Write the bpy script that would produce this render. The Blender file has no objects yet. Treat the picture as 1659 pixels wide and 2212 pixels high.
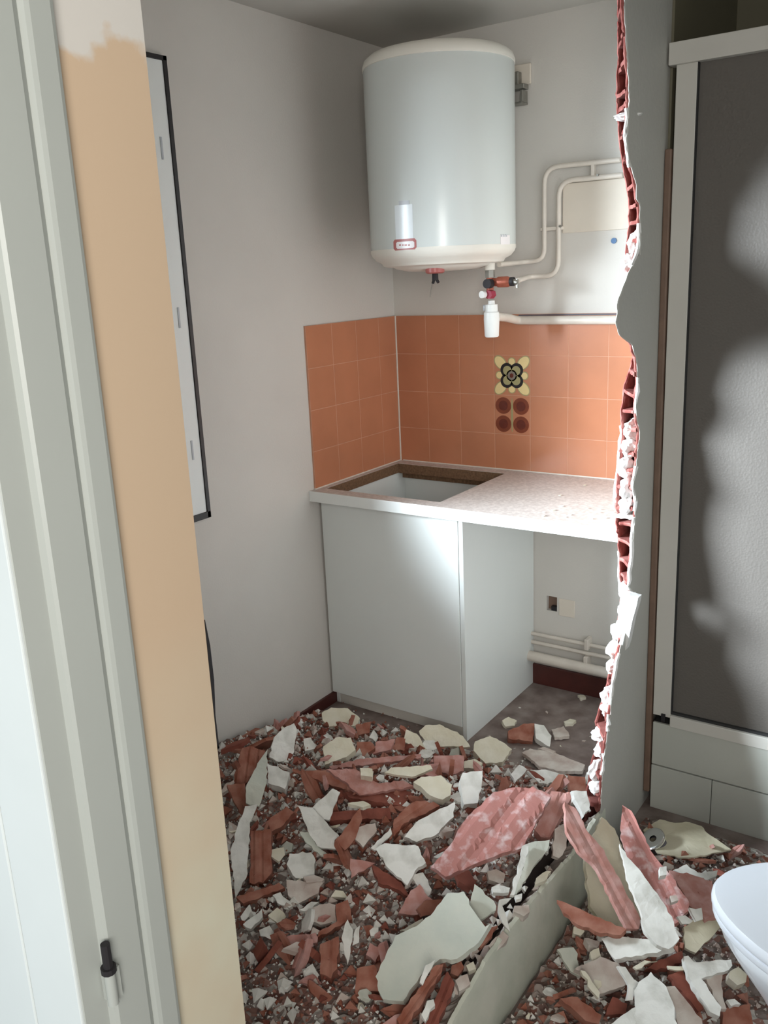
import bpy, bmesh, math, random
from mathutils import Vector, Matrix, noise
random.seed(7)
COL = bpy.context.scene.collection

# ---------------------------------------------------------------- camera
CAM = Vector((2.0505, -3.0569, 1.6276)); YAW, PITCH, ROLL, FPX = 0.61218, -0.25990, -0.0459, 1929.89
fw = Vector((-math.sin(YAW)*math.cos(PITCH), math.cos(YAW)*math.cos(PITCH), math.sin(PITCH)))
rt0 = Vector((math.cos(YAW), math.sin(YAW), 0)); up0 = rt0.cross(fw)
cr, sr = math.cos(ROLL), math.sin(ROLL)
RT = cr*rt0 + sr*up0; UP = -sr*rt0 + cr*up0
cd = bpy.data.cameras.new('camera'); cam = bpy.data.objects.new('camera', cd); COL.objects.link(cam)
cd.sensor_fit = 'HORIZONTAL'; cd.sensor_width = 36; cd.lens = FPX/1659*36; cd.clip_start = 0.02
cam.matrix_world = Matrix.Translation(CAM) @ Matrix((RT, UP, -fw)).transposed().to_4x4()
bpy.context.scene.camera = cam
vs = bpy.context.scene.view_settings
bpy.context.scene.display_settings.display_device = 'sRGB'
vs.view_transform = 'Standard'; vs.look = 'None'; vs.gamma = 1; vs.use_curve_mapping = False
vs.exposure = 0.5

# ---------------------------------------------------------------- light
w = bpy.data.worlds.new('sky'); bpy.context.scene.world = w; w.use_nodes = True
w.node_tree.nodes['Background'].inputs[0].default_value = (0.80, 0.93, 1.0, 1)
w.node_tree.nodes['Background'].inputs[1].default_value = 0.40
def area(name, loc, target, sx, sy, power, color, spread=180):
    l = bpy.data.lights.new(name, 'AREA'); l.shape = 'RECTANGLE'; l.size = sx; l.size_y = sy
    l.energy = power; l.color = color; l.spread = math.radians(spread)
    o = bpy.data.objects.new(name, l); COL.objects.link(o); o.location = loc
    o.rotation_euler = (Vector(target)-Vector(loc)).to_track_quat('-Z', 'Y').to_euler()
    return o
area('kitchen_window_daylight', (-1.2, -2.9, 1.75), (1.25, -0.85, 0.95), 1.0, 0.8, 55, (0.80, 0.91, 1.0), 57)
area('hall_window_daylight', (0.3, -4.3, 1.0), (1.38, -2.7, 0.7), 0.7, 1.2, 1.3, (0.80, 0.95, 1.0), 90)
area('hall_soft_fill', (2.9, -3.9, 1.9), (0.5, -1.2, 1.0), 1.4, 1.2, 34, (1.0, 0.96, 0.90), 150)  # added soft fill lamp, brightens the tan jamb and bathroom side

# ---------------------------------------------------------------- helpers
def un(px, py, ax, v):
    d = RT*((px-829.5)/FPX) - UP*((py-1106)/FPX) + fw
    return CAM + d*((v-CAM[ax])/d[ax])
def unplane(px, py, P, n):
    d = RT*((px-829.5)/FPX) - UP*((py-1106)/FPX) + fw
    return CAM + d*((P-CAM).dot(n)/d.dot(n))
def mat(name, col, rough=0.7, var=0.06, scale=8, metal=0, col2=None, thr=None, bump=0, bscale=60, spec=None, coord='Object', trans=0, extra=None):
    m = bpy.data.materials.new(name); m.use_nodes = True; nt = m.node_tree; b = nt.nodes['Principled BSDF']
    b.inputs['Roughness'].default_value = rough; b.inputs['Metallic'].default_value = metal
    if spec is not None: b.inputs['Specular IOR Level'].default_value = spec
    tc = nt.nodes.new('ShaderNodeTexCoord'); nz = nt.nodes.new('ShaderNodeTexNoise'); nz.inputs['Scale'].default_value = scale
    nz.inputs['Detail'].default_value = 6; nt.links.new(tc.outputs[coord], nz.inputs['Vector'])
    cr_ = nt.nodes.new('ShaderNodeValToRGB'); e = cr_.color_ramp.elements
    c2 = col2 if col2 else tuple(min(1, c*(1+var)) for c in col)
    c1 = col if col2 else tuple(c*(1-var) for c in col)
    t = thr if thr else (0.3, 0.7)
    e[0].position, e[1].position = t; e[0].color = (*c1, 1); e[1].color = (*c2, 1)
    nt.links.new(nz.outputs['Fac'], cr_.inputs['Fac']); out = cr_.outputs['Color']
    nt.links.new(out, b.inputs['Base Color'])
    if bump:
        n2 = nt.nodes.new('ShaderNodeTexNoise'); n2.inputs['Scale'].default_value = bscale; n2.inputs['Detail'].default_value = 4
        nt.links.new(tc.outputs[coord], n2.inputs['Vector'])
        bp = nt.nodes.new('ShaderNodeBump'); bp.inputs['Strength'].default_value = bump; bp.inputs['Distance'].default_value = 0.004
        nt.links.new(n2.outputs['Fac'], bp.inputs['Height']); nt.links.new(bp.outputs['Normal'], b.inputs['Normal'])
    m['ramp'] = cr_.name
    return m
M = {}
M['wall'] = mat('painted_plaster_wall', (0.63, 0.60, 0.555), 0.65, 0.03, 3, bump=0.15, bscale=160)
M['ceil'] = mat('ceiling_paint', (0.52, 0.50, 0.46), 0.8, 0.03, 3)
M['bathwall'] = mat('bathroom_paint', (0.50, 0.49, 0.45), 0.6, 0.05, 3, bump=0.2, bscale=90)
M['tile'] = mat('orange_glazed_tile', (0.50, 0.205, 0.110), 0.22, 0.08, 5)
M['grout'] = mat('tile_grout', (0.56, 0.28, 0.175), 0.6, 0.1, 20)
M['cream'] = mat('cream_decor_glaze', (0.78, 0.62, 0.30), 0.25, 0.03, 30)
M['olive'] = mat('olive_decor_glaze', (0.36, 0.33, 0.16), 0.25, 0.05, 30)
M['greyolive'] = mat('grey_decor_glaze', (0.20, 0.17, 0.14), 0.25, 0.05, 30)
M['black'] = mat('black_paint', (0.012, 0.009, 0.010), 0.4, 0.1, 30)
M['brownglaze'] = mat('brown_decor_glaze', (0.20, 0.045, 0.020), 0.25, 0.1, 60)
M['browndark'] = mat('dark_brown_decor_glaze', (0.12, 0.022, 0.012), 0.25, 0.1, 60)
M['floor'] = mat('dusty_brown_floor', (0.16, 0.115, 0.10), 0.75, 0, 14, col2=(0.30, 0.25, 0.225), thr=(0.35, 0.75), bump=0.2)
M['darkbase'] = mat('dark_red_skirting', (0.075, 0.018, 0.014), 0.45, 0.15, 20)
M['worktop'] = mat('worktop_laminate', (0.47, 0.42, 0.39), 0.4, 0, 90, col2=(0.60, 0.55, 0.51), thr=(0.4, 0.62))
M['whiteedge'] = mat('white_edge_band', (0.80, 0.82, 0.80), 0.3, 0.01)
M['white'] = mat('white_laminate', (0.74, 0.77, 0.75), 0.32, 0.015, 4)
M['chipboard'] = mat('raw_chipboard', (0.17, 0.095, 0.05), 0.85, 0.35, 120)
M['enamel'] = mat('white_enamel', (0.64, 0.675, 0.655), 0.22, 0.01, 4)
M['creamplastic'] = mat('cream_plastic', (0.76, 0.73, 0.66), 0.4, 0.02)
M['pvc'] = mat('white_pvc', (0.80, 0.82, 0.80), 0.35, 0.01)
M['labelwhite'] = mat('label_white', (0.82, 0.78, 0.78), 0.3, 0.01)
M['labelred'] = mat('label_red', (0.42, 0.12, 0.11), 0.35, 0.05)
M['labelgrey'] = mat('label_grey', (0.48, 0.50, 0.53), 0.35, 0.03)
M['labelpale'] = mat('label_pale', (0.78, 0.83, 0.86), 0.25, 0.01)
M['pipepaint'] = mat('painted_pipe', (0.66, 0.60, 0.53), 0.4, 0.05, 20)
M['brass'] = mat('copper_red_brass', (0.36, 0.10, 0.06), 0.4, 0.2, 60, metal=0.4)
M['steel'] = mat('zinc_steel', (0.28, 0.27, 0.24), 0.4, 0.1, 30, metal=0.7)
M['redplastic'] = mat('dark_red_plastic', (0.30, 0.02, 0.05), 0.35, 0.05)
M['blackplastic'] = mat('black_plastic', (0.012, 0.010, 0.012), 0.65, 0.1)
M['blueplastic'] = mat('blue_plastic', (0.03, 0.12, 0.28), 0.4, 0.05)
M['patch'] = mat('cream_wall_panel', (0.70, 0.63, 0.54), 0.55, 0.04, 8)
M['skin'] = mat('broken_plaster', (0.80, 0.79, 0.77), 0.85, 0.05, 40, bump=0.5)
M['core'] = mat('hollow_brick_clay', (0.22, 0.055, 0.045), 0.9, 0, 30, col2=(0.36, 0.14, 0.12), thr=(0.4, 0.7), bump=0.4)
M['kerb'] = mat('dirty_painted_kerb', (0.58, 0.60, 0.50), 0.6, 0, 9, col2=(0.70, 0.70, 0.60), thr=(0.4, 0.65), bump=0.2)
M['frame'] = mat('white_shower_frame', (0.62, 0.60, 0.55), 0.4, 0.03, 6)
M['showershade'] = mat('olive_brown_shower_shade', (0.16, 0.145, 0.095), 0.6, 0.05, 3)  # dark olive-brown standing in for the shade inside the shower
M['brownstrip'] = mat('brown_seal_strip', (0.19, 0.12, 0.085), 0.6, 0.12, 20)
M['basetile'] = mat('white_base_tile', (0.52, 0.53, 0.48), 0.3, 0.05, 3)
M['joint'] = mat('black_joint', (0.03, 0.03, 0.03), 0.8, 0.1)
M['porcelain'] = mat('toilet_porcelain', (0.80, 0.84, 0.88), 0.15, 0.01)
M['lid'] = mat('toilet_lid_plastic', (0.80, 0.84, 0.90), 0.25, 0.01)
M['casing'] = mat('painted_door_frame', (0.39, 0.41, 0.385), 0.42, 0.02, 4)
M['hallwhite'] = mat('hall_white_paint', (0.62, 0.66, 0.66), 0.6, 0.02)
M['chrome'] = mat('chrome', (0.75, 0.76, 0.75), 0.12, 0.02, metal=1)
M['greyrubber'] = mat('grey_rubber', (0.12, 0.11, 0.13), 0.6, 0.1)
# plaster and terracotta of the rubble
M['W'] = mat('white_plaster_chunk', (0.54, 0.53, 0.475), 0.85, 0, 16, col2=(0.80, 0.79, 0.74), thr=(.3, .55), bump=0.5)
M['C'] = mat('cream_plaster_chunk', (0.66, 0.61, 0.46), 0.85, 0, 14, col2=(0.78, 0.74, 0.62), bump=0.4)
M['G'] = mat('greenish_painted_plaster', (0.52, 0.55, 0.48), 0.7, 0, 9, col2=(0.64, 0.64, 0.55), bump=0.2)
M['D'] = mat('dusty_pinkish_plaster', (0.46, 0.36, 0.31), 0.9, 0, 16, col2=(0.66, 0.60, 0.54), thr=(0.35, 0.65), bump=0.5)
M['T'] = mat('terracotta', (0.25, 0.075, 0.042), 0.85, 0, 22, col2=(0.42, 0.20, 0.145), thr=(0.35, 0.72), bump=0.35)
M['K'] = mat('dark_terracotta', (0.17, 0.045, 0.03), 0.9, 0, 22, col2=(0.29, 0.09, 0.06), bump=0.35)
M['P'] = mat('pink_dusty_terracotta', (0.46, 0.215, 0.18), 0.9, 0, 26, col2=(0.60, 0.37, 0.34), thr=(0.42, 0.72), bump=0.4)
M['P2'] = mat('white_dusted_pink_terracotta', (0.44, 0.19, 0.165), 0.9, 0, 34, col2=(0.66, 0.50, 0.49), thr=(0.50, 0.70), bump=0.4)
M['B'] = mat('beige_card', (0.52, 0.47, 0.33), 0.85, 0, 8, col2=(0.62, 0.57, 0.44), bump=0.2)
# shower glass
def glassmat():
    m = bpy.data.materials.new('smoked_textured_glass'); m.use_nodes = True; nt = m.node_tree; b = nt.nodes['Principled BSDF']
    b.inputs['Base Color'].default_value = (0.22, 0.20, 0.18, 1); b.inputs['Roughness'].default_value = 0.42
    b.inputs['Transmission Weight'].default_value = 0.35; b.inputs['IOR'].default_value = 1.3
    tc = nt.nodes.new('ShaderNodeTexCoord'); v = nt.nodes.new('ShaderNodeTexVoronoi'); v.inputs['Scale'].default_value = 160
    nt.links.new(tc.outputs['Object'], v.inputs['Vector']); bp = nt.nodes.new('ShaderNodeBump'); bp.inputs['Strength'].default_value = 0.3
    bp.inputs['Distance'].default_value = 0.002
    nt.links.new(v.outputs['Distance'], bp.inputs['Height']); nt.links.new(bp.outputs['Normal'], b.inputs['Normal'])
    return m
M['glass'] = glassmat()
# jamb: raw tan board with a white plaster patch at the top, paler smears low down
def tanmat():
    m = bpy.data.materials.new('raw_tan_reveal'); m.use_nodes = True; nt = m.node_tree; L = nt.links; b = nt.nodes['Principled BSDF']
    b.inputs['Roughness'].default_value = 0.75
    g = nt.nodes.new('ShaderNodeNewGeometry'); sp = nt.nodes.new('ShaderNodeSeparateXYZ'); L.new(g.outputs['Position'], sp.inputs[0])
    nz = nt.nodes.new('ShaderNodeTexNoise'); nz.inputs['Scale'].default_value = 17; nz.inputs['Detail'].default_value = 5; L.new(g.outputs['Position'], nz.inputs['Vector'])
    a = nt.nodes.new('ShaderNodeMath'); a.operation = 'MULTIPLY_ADD'; L.new(nz.outputs['Fac'], a.inputs[0]); a.inputs[1].default_value = 0.12
    L.new(sp.outputs['Z'], a.inputs[2])
    r = nt.nodes.new('ShaderNodeMapRange'); L.new(a.outputs[0], r.inputs['Value']); r.inputs['From Min'].default_value = 1.880; r.inputs['From Max'].default_value = 1.892
    lo = nt.nodes.new('ShaderNodeMapRange'); L.new(sp.outputs['Z'], lo.inputs['Value']); lo.inputs['From Min'].default_value = 1.3; lo.inputs['From Max'].default_value = 0.95
    n2 = nt.nodes.new('ShaderNodeTexNoise'); n2.inputs['Scale'].default_value = 9; L.new(g.outputs['Position'], n2.inputs['Vector'])
    mu = nt.nodes.new('ShaderNodeMath'); mu.operation = 'MULTIPLY'; L.new(lo.outputs[0], mu.inputs[0]); L.new(n2.outputs['Fac'], mu.inputs[1])
    m1 = nt.nodes.new('ShaderNodeMix'); m1.data_type = 'RGBA'; L.new(mu.outputs[0], m1.inputs['Factor'])
    m1.inputs['A'].default_value = (0.55, 0.41, 0.285, 1); m1.inputs['B'].default_value = (0.60, 0.62, 0.50, 1)
    m2 = nt.nodes.new('ShaderNodeMix'); m2.data_type = 'RGBA'; L.new(r.outputs[0], m2.inputs['Factor']); L.new(m1.outputs['Result'], m2.inputs['A'])
    m2.inputs['B'].default_value = (0.60, 0.57, 0.53, 1); L.new(m2.outputs['Result'], b.inputs['Base Color'])
    return m
M['tan'] = tanmat()

def obj(name, bm, m, parent=None, smooth=False, **props):
    bmesh.ops.recalc_face_normals(bm, faces=bm.faces)
    me = bpy.data.meshes.new(name); bm.to_mesh(me); bm.free()
    if smooth:
        for p in me.polygons: p.use_smooth = True
        try: me.set_sharp_from_angle(angle=math.radians(40))
        except Exception: pass
    if not isinstance(m, (list, tuple)): m = [m]
    for x in m: me.materials.append(M[x] if isinstance(x, str) else x)
    o = bpy.data.objects.new(name, me); COL.objects.link(o)
    if parent: o.parent = parent
    for k, v in props.items(): o[k] = v
    return o
def empty(name, loc, label, cat, group=None):
    o = bpy.data.objects.new(name, None); COL.objects.link(o); o.location = loc; o.empty_display_size = 0.05
    o['label'] = label; o['category'] = cat
    if group: o['group'] = group
    return o
def box(bm, x0, x1, y0, y1, z0, z1, bev=0):
    r = bmesh.ops.create_cube(bm, size=1)
    vs_ = r['verts']
    for v in vs_: v.co = Vector((x0+(v.co.x+.5)*(x1-x0), y0+(v.co.y+.5)*(y1-y0), z0+(v.co.z+.5)*(z1-z0)))
    if bev:
        es = list({e for v in vs_ for e in v.link_edges})
        bmesh.ops.bevel(bm, geom=es, offset=bev, segments=2, affect='EDGES', profile=0.5)
    return vs_
def lathe(bm, prof, seg=48, center=(0, 0), squash=(1, 1)):
    rings = []
    for r, z in prof:
        if r < 1e-6: rings.append([bm.verts.new((center[0], center[1], z))])
        else: rings.append([bm.verts.new((center[0]+r*squash[0]*math.cos(2*math.pi*i/seg), center[1]+r*squash[1]*math.sin(2*math.pi*i/seg), z)) for i in range(seg)])
    for a, b in zip(rings, rings[1:]):
        for i in range(seg):
            j = (i+1) % seg
            if len(a) == 1 and len(b) == 1: break
            if len(a) == 1: bm.faces.new((a[0], b[i], b[j]))
            elif len(b) == 1: bm.faces.new((a[i], a[j], b[0]))
            else: bm.faces.new((a[i], a[j], b[j], b[i]))
def tube(bm, pts, r, seg=12, cap=True):
    pts = [Vector(p) for p in pts]; rings = []; prev = None
    for i, p in enumerate(pts):
        t = (pts[min(i+1, len(pts)-1)]-pts[max(i-1, 0)]).normalized()
        if prev is None:
            n = t.orthogonal().normalized()
        else:
            n = (prev - t*prev.dot(t)).normalized()
        prev = n; b = t.cross(n)
        rr = r[i] if isinstance(r, (list, tuple)) else r
        rings.append([bm.verts.new(p+rr*(n*math.cos(2*math.pi*k/seg)+b*math.sin(2*math.pi*k/seg))) for k in range(seg)])
    for a, b in zip(rings, rings[1:]):
        for k in range(seg): bm.faces.new((a[k], a[(k+1) % seg], b[(k+1) % seg], b[k]))
    if cap: bm.faces.new(rings[0][::-1]); bm.faces.new(rings[-1])
def bend(pts, rad=0.04, n=6):
    pts = [Vector(p) for p in pts]; out = [pts[0]]
    for a, b, c in zip(pts, pts[1:], pts[2:]):
        u = (a-b).normalized(); v = (c-b).normalized(); r = min(rad, (a-b).length/2, (c-b).length/2)
        p0, p2 = b+u*r, b+v*r
        for i in range(n+1):
            t = i/n; out.append(p0*(1-t)**2+b*2*t*(1-t)+p2*t*t)
    out.append(pts[-1]); return out

# ---------------------------------------------------------------- the shell
CZ = 2.445
def wall_cut(axis, pos, th, rect, hole, m, name):
    """slab on one side of plane axis=pos, rect (u0,u1,z0,z1) with one rectangular hole"""
    bm = bmesh.new(); u0, u1, z0, z1 = rect; a, b, c, d = hole
    for (p, q, r, s) in ((u0, a, z0, z1), (b, u1, z0, z1), (a, b, z0, c), (a, b, d, z1)):
        if q-p < 1e-4 or s-r < 1e-4: continue
        if axis == 0: box(bm, pos, pos+th, p, q, r, s)
        else: box(bm, p, q, pos, pos+th, r, s)
    bmesh.ops.remove_doubles(bm, verts=bm.verts, dist=1e-5)
    return obj(name, bm, m, kind='structure')
bm = bmesh.new(); box(bm, -0.2, 3.4, -5.2, 0.2, -0.1, 0.0); obj('floor', bm, 'floor', kind='structure')
bm = bmesh.new(); box(bm, -0.2, 3.4, -3.9, 0.2, CZ, CZ+0.1); obj('ceiling', bm, 'ceil', kind='structure')
WY0, WY1, WZ0, WZ1 = -2.42, -1.20, 0.93, 2.22
wall_left = wall_cut(0, -0.2, 0.2, (-2.45, 0.0, 0, CZ), (WY0, WY1, WZ0, WZ1), 'wall', 'wall_left')
sockc = un(1192, 1304, 1, 0); sh = 0.022
wall_back = wall_cut(1, 0.0, 0.2, (-0.2, 1.2, 0, CZ), (sockc.x-sh, sockc.x+sh, sockc.z-0.03, sockc.z+0.03), 'wall', 'wall_back')
bm = bmesh.new(); box(bm, 1.27, 2.6, 0, 0.2, 0, CZ); obj('wall_shower', bm, 'bathwall', kind='structure')
bm = bmesh.new(); box(bm, 2.6, 2.8, -3.3, 0.2, 0, CZ); obj('wall_bathroom', bm, 'bathwall', kind='structure')
# skirtings
bm = bmesh.new(); box(bm, 0, 0.012, -1.9, -0.5, 0, 0.045, 0.002); obj('baseboard_left', bm, 'darkbase', kind='structure')
bm = bmesh.new(); box(bm, 0.61, 1.2, -0.012, 0, 0, 0.085, 0.002); obj('baseboard_back', bm, 'darkbase', kind='structure')
# socket hole and the patch beside it
bm = bmesh.new(); box(bm, sockc.x-sh, sockc.x+sh, 0.02, 0.05, sockc.z-0.03, sockc.z+0.03); obj('socket_recess', bm, 'brownstrip', wall_back)
bm = bmesh.new(); box(bm, sockc.x-0.004, sockc.x+sh, 0.004, 0.02, sockc.z-0.03, sockc.z-0.012); obj('loose_wire_stub', bm, 'blackplastic', wall_back)
pc = un(1225, 1313, 1, 0); bm = bmesh.new(); box(bm, pc.x-0.032, pc.x+0.032, -0.004, 0, pc.z-0.036, pc.z+0.034, 0.0015); obj('filler_patch', bm, 'patch', wall_back)
# silicone bead in the tiled corner and corner line above it
# ---------------------------------------------------------------- tiles
TT, TB = 1.4635, 0.8735
def tilefield(name, along, nlen, wall):
    bm = bmesh.new(); g = 0.0013; cols = []
    if along == 'x':
        x = 0.0
        while x < nlen-0.001: cols.append((x, min(x+0.15, nlen))); x += 0.15
    else:
        y = -nlen
        while y < -0.001: cols.append((y, min(y+0.15, 0.0))); y += 0.15
    rows = []; z = TT
    while z > TB+0.001: rows.append((max(z-0.15, TB), z)); z -= 0.15
    for a, b in cols:
        for c, d in rows:
            if along == 'x': box(bm, a+g, b-g, -0.0075, -0.001, c+g, d-g, 0.0008)
            else: box(bm, 0.001, 0.0075, a+g, b-g, c+g, d-g, 0.0008)
    o = obj(name, bm, 'tile', wall)
    bm = bmesh.new()
    if along == 'x': box(bm, 0, nlen, -0.0068, 0, TB, TT)
    else: box(bm, 0, 0.0068, -nlen, 0, TB, TT)
    obj('grout', bm, 'grout', o)
    return o
tb = tilefield('tile_splashback', 'x', 1.2, wall_back)
tl = tilefield('tile_splashback', 'y', 0.577, wall_left)
bm = bmesh.new(); tube(bm, [(0.009, -0.009, TB), (0.009, -0.009, TT)], 0.0035, 8); obj('corner_sealant', bm, 'pipepaint', wall_back)
def disc(bm, cx, cz, rx, rz, y, seg=24, rot=0):
    vsx = []
    for i in range(seg):
        a = 2*math.pi*i/seg; u, v = rx*math.cos(a), rz*math.sin(a)
        vsx.append(bm.verts.new((cx+u*math.cos(rot)-v*math.sin(rot), y, cz+u*math.sin(rot)+v*math.cos(rot))))
    f = bm.faces.new(vsx); r = bmesh.ops.extrude_face_region(bm, geom=[f])
    for e in r['geom']:
        if isinstance(e, bmesh.types.BMVert): e.co.y += 0.0006
DX, DZ1, DZ2 = 0.525, TT-0.225, TT-0.375
def layer(name, m, items, y):
    bm = bmesh.new()
    for it in items: disc(bm, *it[:4], y, rot=it[4] if len(it) > 4 else 0)
    return obj(name, bm, m, tb)
pet = [(DX+sx*0.047, DZ1+sz*0.047, 0.0285, 0.0185, math.atan2(sz, sx)) for sx in (-1, 1) for sz in (-1, 1)]
dots = [(DX+a*0.052, DZ1+b*0.052, 0.0125, 0.0125) for a, b in ((1, 0), (-1, 0), (0, 1), (0, -1))]
layer('flower_outline', 'olive', [(x, z, a+0.0035, b+0.0035, r) for x, z, a, b, r in pet]+[(x, z, a+0.0035, b+0.0035) for x, z, a, b in dots], -0.0082)
layer('flower_petals', 'cream', pet+dots, -0.0087)
layer('flower_ring', 'black', [(DX+sx*0.0205, DZ1+sz*0.0205, 0.0265, 0.0265) for sx in (-1, 1) for sz in (-1, 1)], -0.0092)
layer('flower_heart', 'olive', [(DX+sx*0.0185, DZ1+sz*0.0185, 0.0175, 0.0175) for sx in (-1, 1) for sz in (-1, 1)]+[(DX, DZ1, 0.022, 0.022)], -0.0097)
layer('flower_heart_tint', 'greyolive', [(DX, DZ1, 0.0165, 0.0165)], -0.0102)
layer('flower_eye', 'browndark', [(DX, DZ1, 0.0075, 0.0085)], -0.0107)
br = [(DX+sx*0.037, DZ2+sz*0.035, 0.033, 0.032) for sx in (-1, 1) for sz in (-1, 1)]
layer('brown_dots', 'brownglaze', br, -0.0082)
layer('brown_dot_centres', 'browndark', [(x, z, 0.019, 0.019) for x, z, a, b in br], -0.0087)
layer('brown_stem', 'olive', [(DX, DZ2, 0.004, 0.066)], -0.0087)

# ---------------------------------------------------------------- window in the left wall (grazing view)
wf = bmesh.new()
yo, zo0, zo1 = -1.118, 0.905, 2.245
for (a, b, c, d) in ((yo-0.085, yo-0.013, zo0+0.02, zo1-0.012), (WY0-0.03, WY0+0.045, zo0+0.02, zo1-0.012), (WY0, yo-0.085, zo0+0.02, WZ0+0.05), (WY0, yo-0.085, WZ1-0.05, zo1-0.012)):
    box(wf, 0.0005, 0.012, a, b, c, d, 0.0015)
win = obj('window_1', wf, 'pvc', kind='structure')
bm = bmesh.new()
box(bm, 0.0003, 0.016, yo-0.013, yo, zo0, zo1); box(bm, 0.0003, 0.016, WY0-0.045, yo, zo0, zo0+0.02); box(bm, 0.0003, 0.016, WY0-0.045, yo, zo1-0.012, zo1)
obj('window_gasket', bm, 'black', win)
bm = bmesh.new()
for z in (1.10, 1.50, 1.97): box(bm, 0.012, 0.0145, yo-0.052, yo-0.046, z, z+0.06)
obj('hinge_slot', bm, 'labelgrey', win)

# ---------------------------------------------------------------- doorway jamb in front
fy = un(417, 1106, 0, 1.391).y
def jy(px, x=1.391): return un(px, 1106, 0, x).y
y1, y2, y3, y4, y5 = jy(240), jy(197, 1.399), jy(180, 1.393), jy(88, 1.396), jy(6, 1.390)
bm = bmesh.new(); box(bm, -0.2, 1.391, y1, fy, 0, CZ)
for f in bm.faces: f.material_index = 1 if f.normal.x > 0.5 else 0
wall_front = obj('wall_front', bm, ['wall', 'tan'], kind='structure')
bm = bmesh.new()
prof = [(1.30, y1), (1.399, y1), (1.4005, y1-0.004), (1.4005, y2+0.004), (1.399, y2), (1.394, y2-0.003), (1.393, (y2+y3)/2), (1.395, y3), (1.3985, y3-0.006), (1.3985, y4+0.003), (1.396, y4), (1.390, y4-0.003), (1.390, y5+0.002), (1.388, y5), (1.30, y5)]
lo = [bm.verts.new((x, y, 0)) for x, y in prof]; hi = [bm.verts.new((x, y, CZ)) for x, y in prof]
for i in range(len(prof)):
    j = (i+1) % len(prof); bm.faces.new((lo[i], lo[j], hi[j], hi[i]))
bm.faces.new(lo[::-1]); bm.faces.new(hi)
door = obj('door_1', bm, 'casing', kind='structure')
a_, b_ = un(444, 1340, 1, fy), un(472, 1610, 1, fy); bm = bmesh.new()
pp = [(a_.z, 0.0004), (a_.z-.03, .0026), (a_.z-.07, .0030), (a_.z-.11, .0010), (a_.z-.15, .0014), (b_.z, .0004)]
f0 = [bm.verts.new((1.3915-w_*0, fy+.0002, z)) for z, w_ in pp]; f1 = [bm.verts.new((1.3915, fy+.0002+w_*1.6, z)) for z, w_ in pp]
f2 = [bm.verts.new((1.3890, fy+.0002, z)) for z, w_ in pp]; f3 = [bm.verts.new((1.3890, fy+.0002+w_*1.6, z)) for z, w_ in pp]
for i in range(len(pp)-1):
    for a, b in ((f0, f1), (f1, f3), (f3, f2), (f2, f0)): bm.faces.new((a[i], a[i+1], b[i+1], b[i]))
obj('dark_edge_gap', bm, 'black', wall_front)
hz = un(230, 2062, 0, 1.398)
bm = bmesh.new()
hp = un(228, 2040, 0, 1.405); hq = un(236, 2088, 0, 1.405)
tube(bm, [(1.404, hp.y, hp.z-0.001), (1.404, hp.y, hp.z), (1.404, hp.y, hq.z)], [0.0035, 0.0045, 0.0048], 12)
tube(bm, [(1.404, hp.y, hq.z), (1.404, hp.y, hq.z-0.006)], 0.0075, 12)
obj('hinge_pin', bm, 'blackplastic', door)
bm = bmesh.new(); kz = un(232, 2180, 0, 1.405).z
tube(bm, [(1.404, hp.y, hq.z-0.006), (1.404, hp.y, kz)], 0.0055, 14); box(bm, 1.392, 1.4035, hp.y-0.0015, hp.y+0.012, kz, hq.z-0.008)
obj('hinge_knuckle', bm, 'casing', door, smooth=True)
# hall side of the wall with its casing board
bm = bmesh.new(); box(bm, -0.2, 1.30, y5+0.012, y1, 0, CZ); obj('wall_hall', bm, 'hallwhite', kind='structure')
gx = un(82, 2200, 1, y5).x
bm = bmesh.new(); box(bm, gx+0.0015, 1.389, y5-0.002, y5+0.012, 0, CZ, 0.0015); box(bm, gx-0.08, gx-0.0015, y5-0.002, y5+0.012, 0, CZ, 0.0015); obj('trim_1', bm, 'hallwhite', kind='structure')

# ---------------------------------------------------------------- broken partition
XL, XR = 1.2, 1.27
EL = [(0, 1327), (130, 1328), (185, 1324), (240, 1326), (300, 1330), (370, 1341), (440, 1352), (510, 1350), (545, 1344), (600, 1347), (640, 1338), (700, 1334), (722, 1337), (745, 1366), (790, 1356), (830, 1342), (870, 1338), (900, 1333), (930, 1338), (1000, 1330), (1060, 1325), (1130, 1325), (1200, 1332), (1290, 1335), (1350, 1327), (1400, 1320), (1450, 1310), (1500, 1300), (1530, 1288), (1560, 1280), (1600, 1286), (1650, 1270), (1700, 1262), (1760, 1255)]
ER = [(0, 1350), (60, 1354), (130, 1358), (200, 1362), (240, 1360), (300, 1356), (340, 1360), (370, 1368), (400, 1377), (430, 1378), (440, 1384), (510, 1386), (550, 1384), (590, 1358), (650, 1338), (700, 1334), (725, 1340), (745, 1368), (770, 1376), (830, 1382), (870, 1376), (900, 1378), (935, 1384), (1000, 1378), (1050, 1370), (1070, 1376), (1130, 1374), (1200, 1368), (1270, 1360), (1285, 1378), (1300, 1376), (1350, 1358), (1400, 1342), (1450, 1332), (1530, 1322), (1600, 1312), (1650, 1306), (1700, 1302), (1740, 1300), (1760, 1300)]
def edge(tab, X):
    return sorted([(un(x, y, 0, X).z, un(x, y, 0, X).y) for y, x in tab])
eL, eR = edge(EL, XL), edge(ER, XR)
def ev(tab, z):
    if z <= tab[0][0]: return tab[0][1]
    for (a, b), (c, d) in zip(tab, tab[1:]):
        if z <= c: return b+(d-b)*(z-a)/(c-a+1e-9)
    return tab[-1][1]
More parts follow.
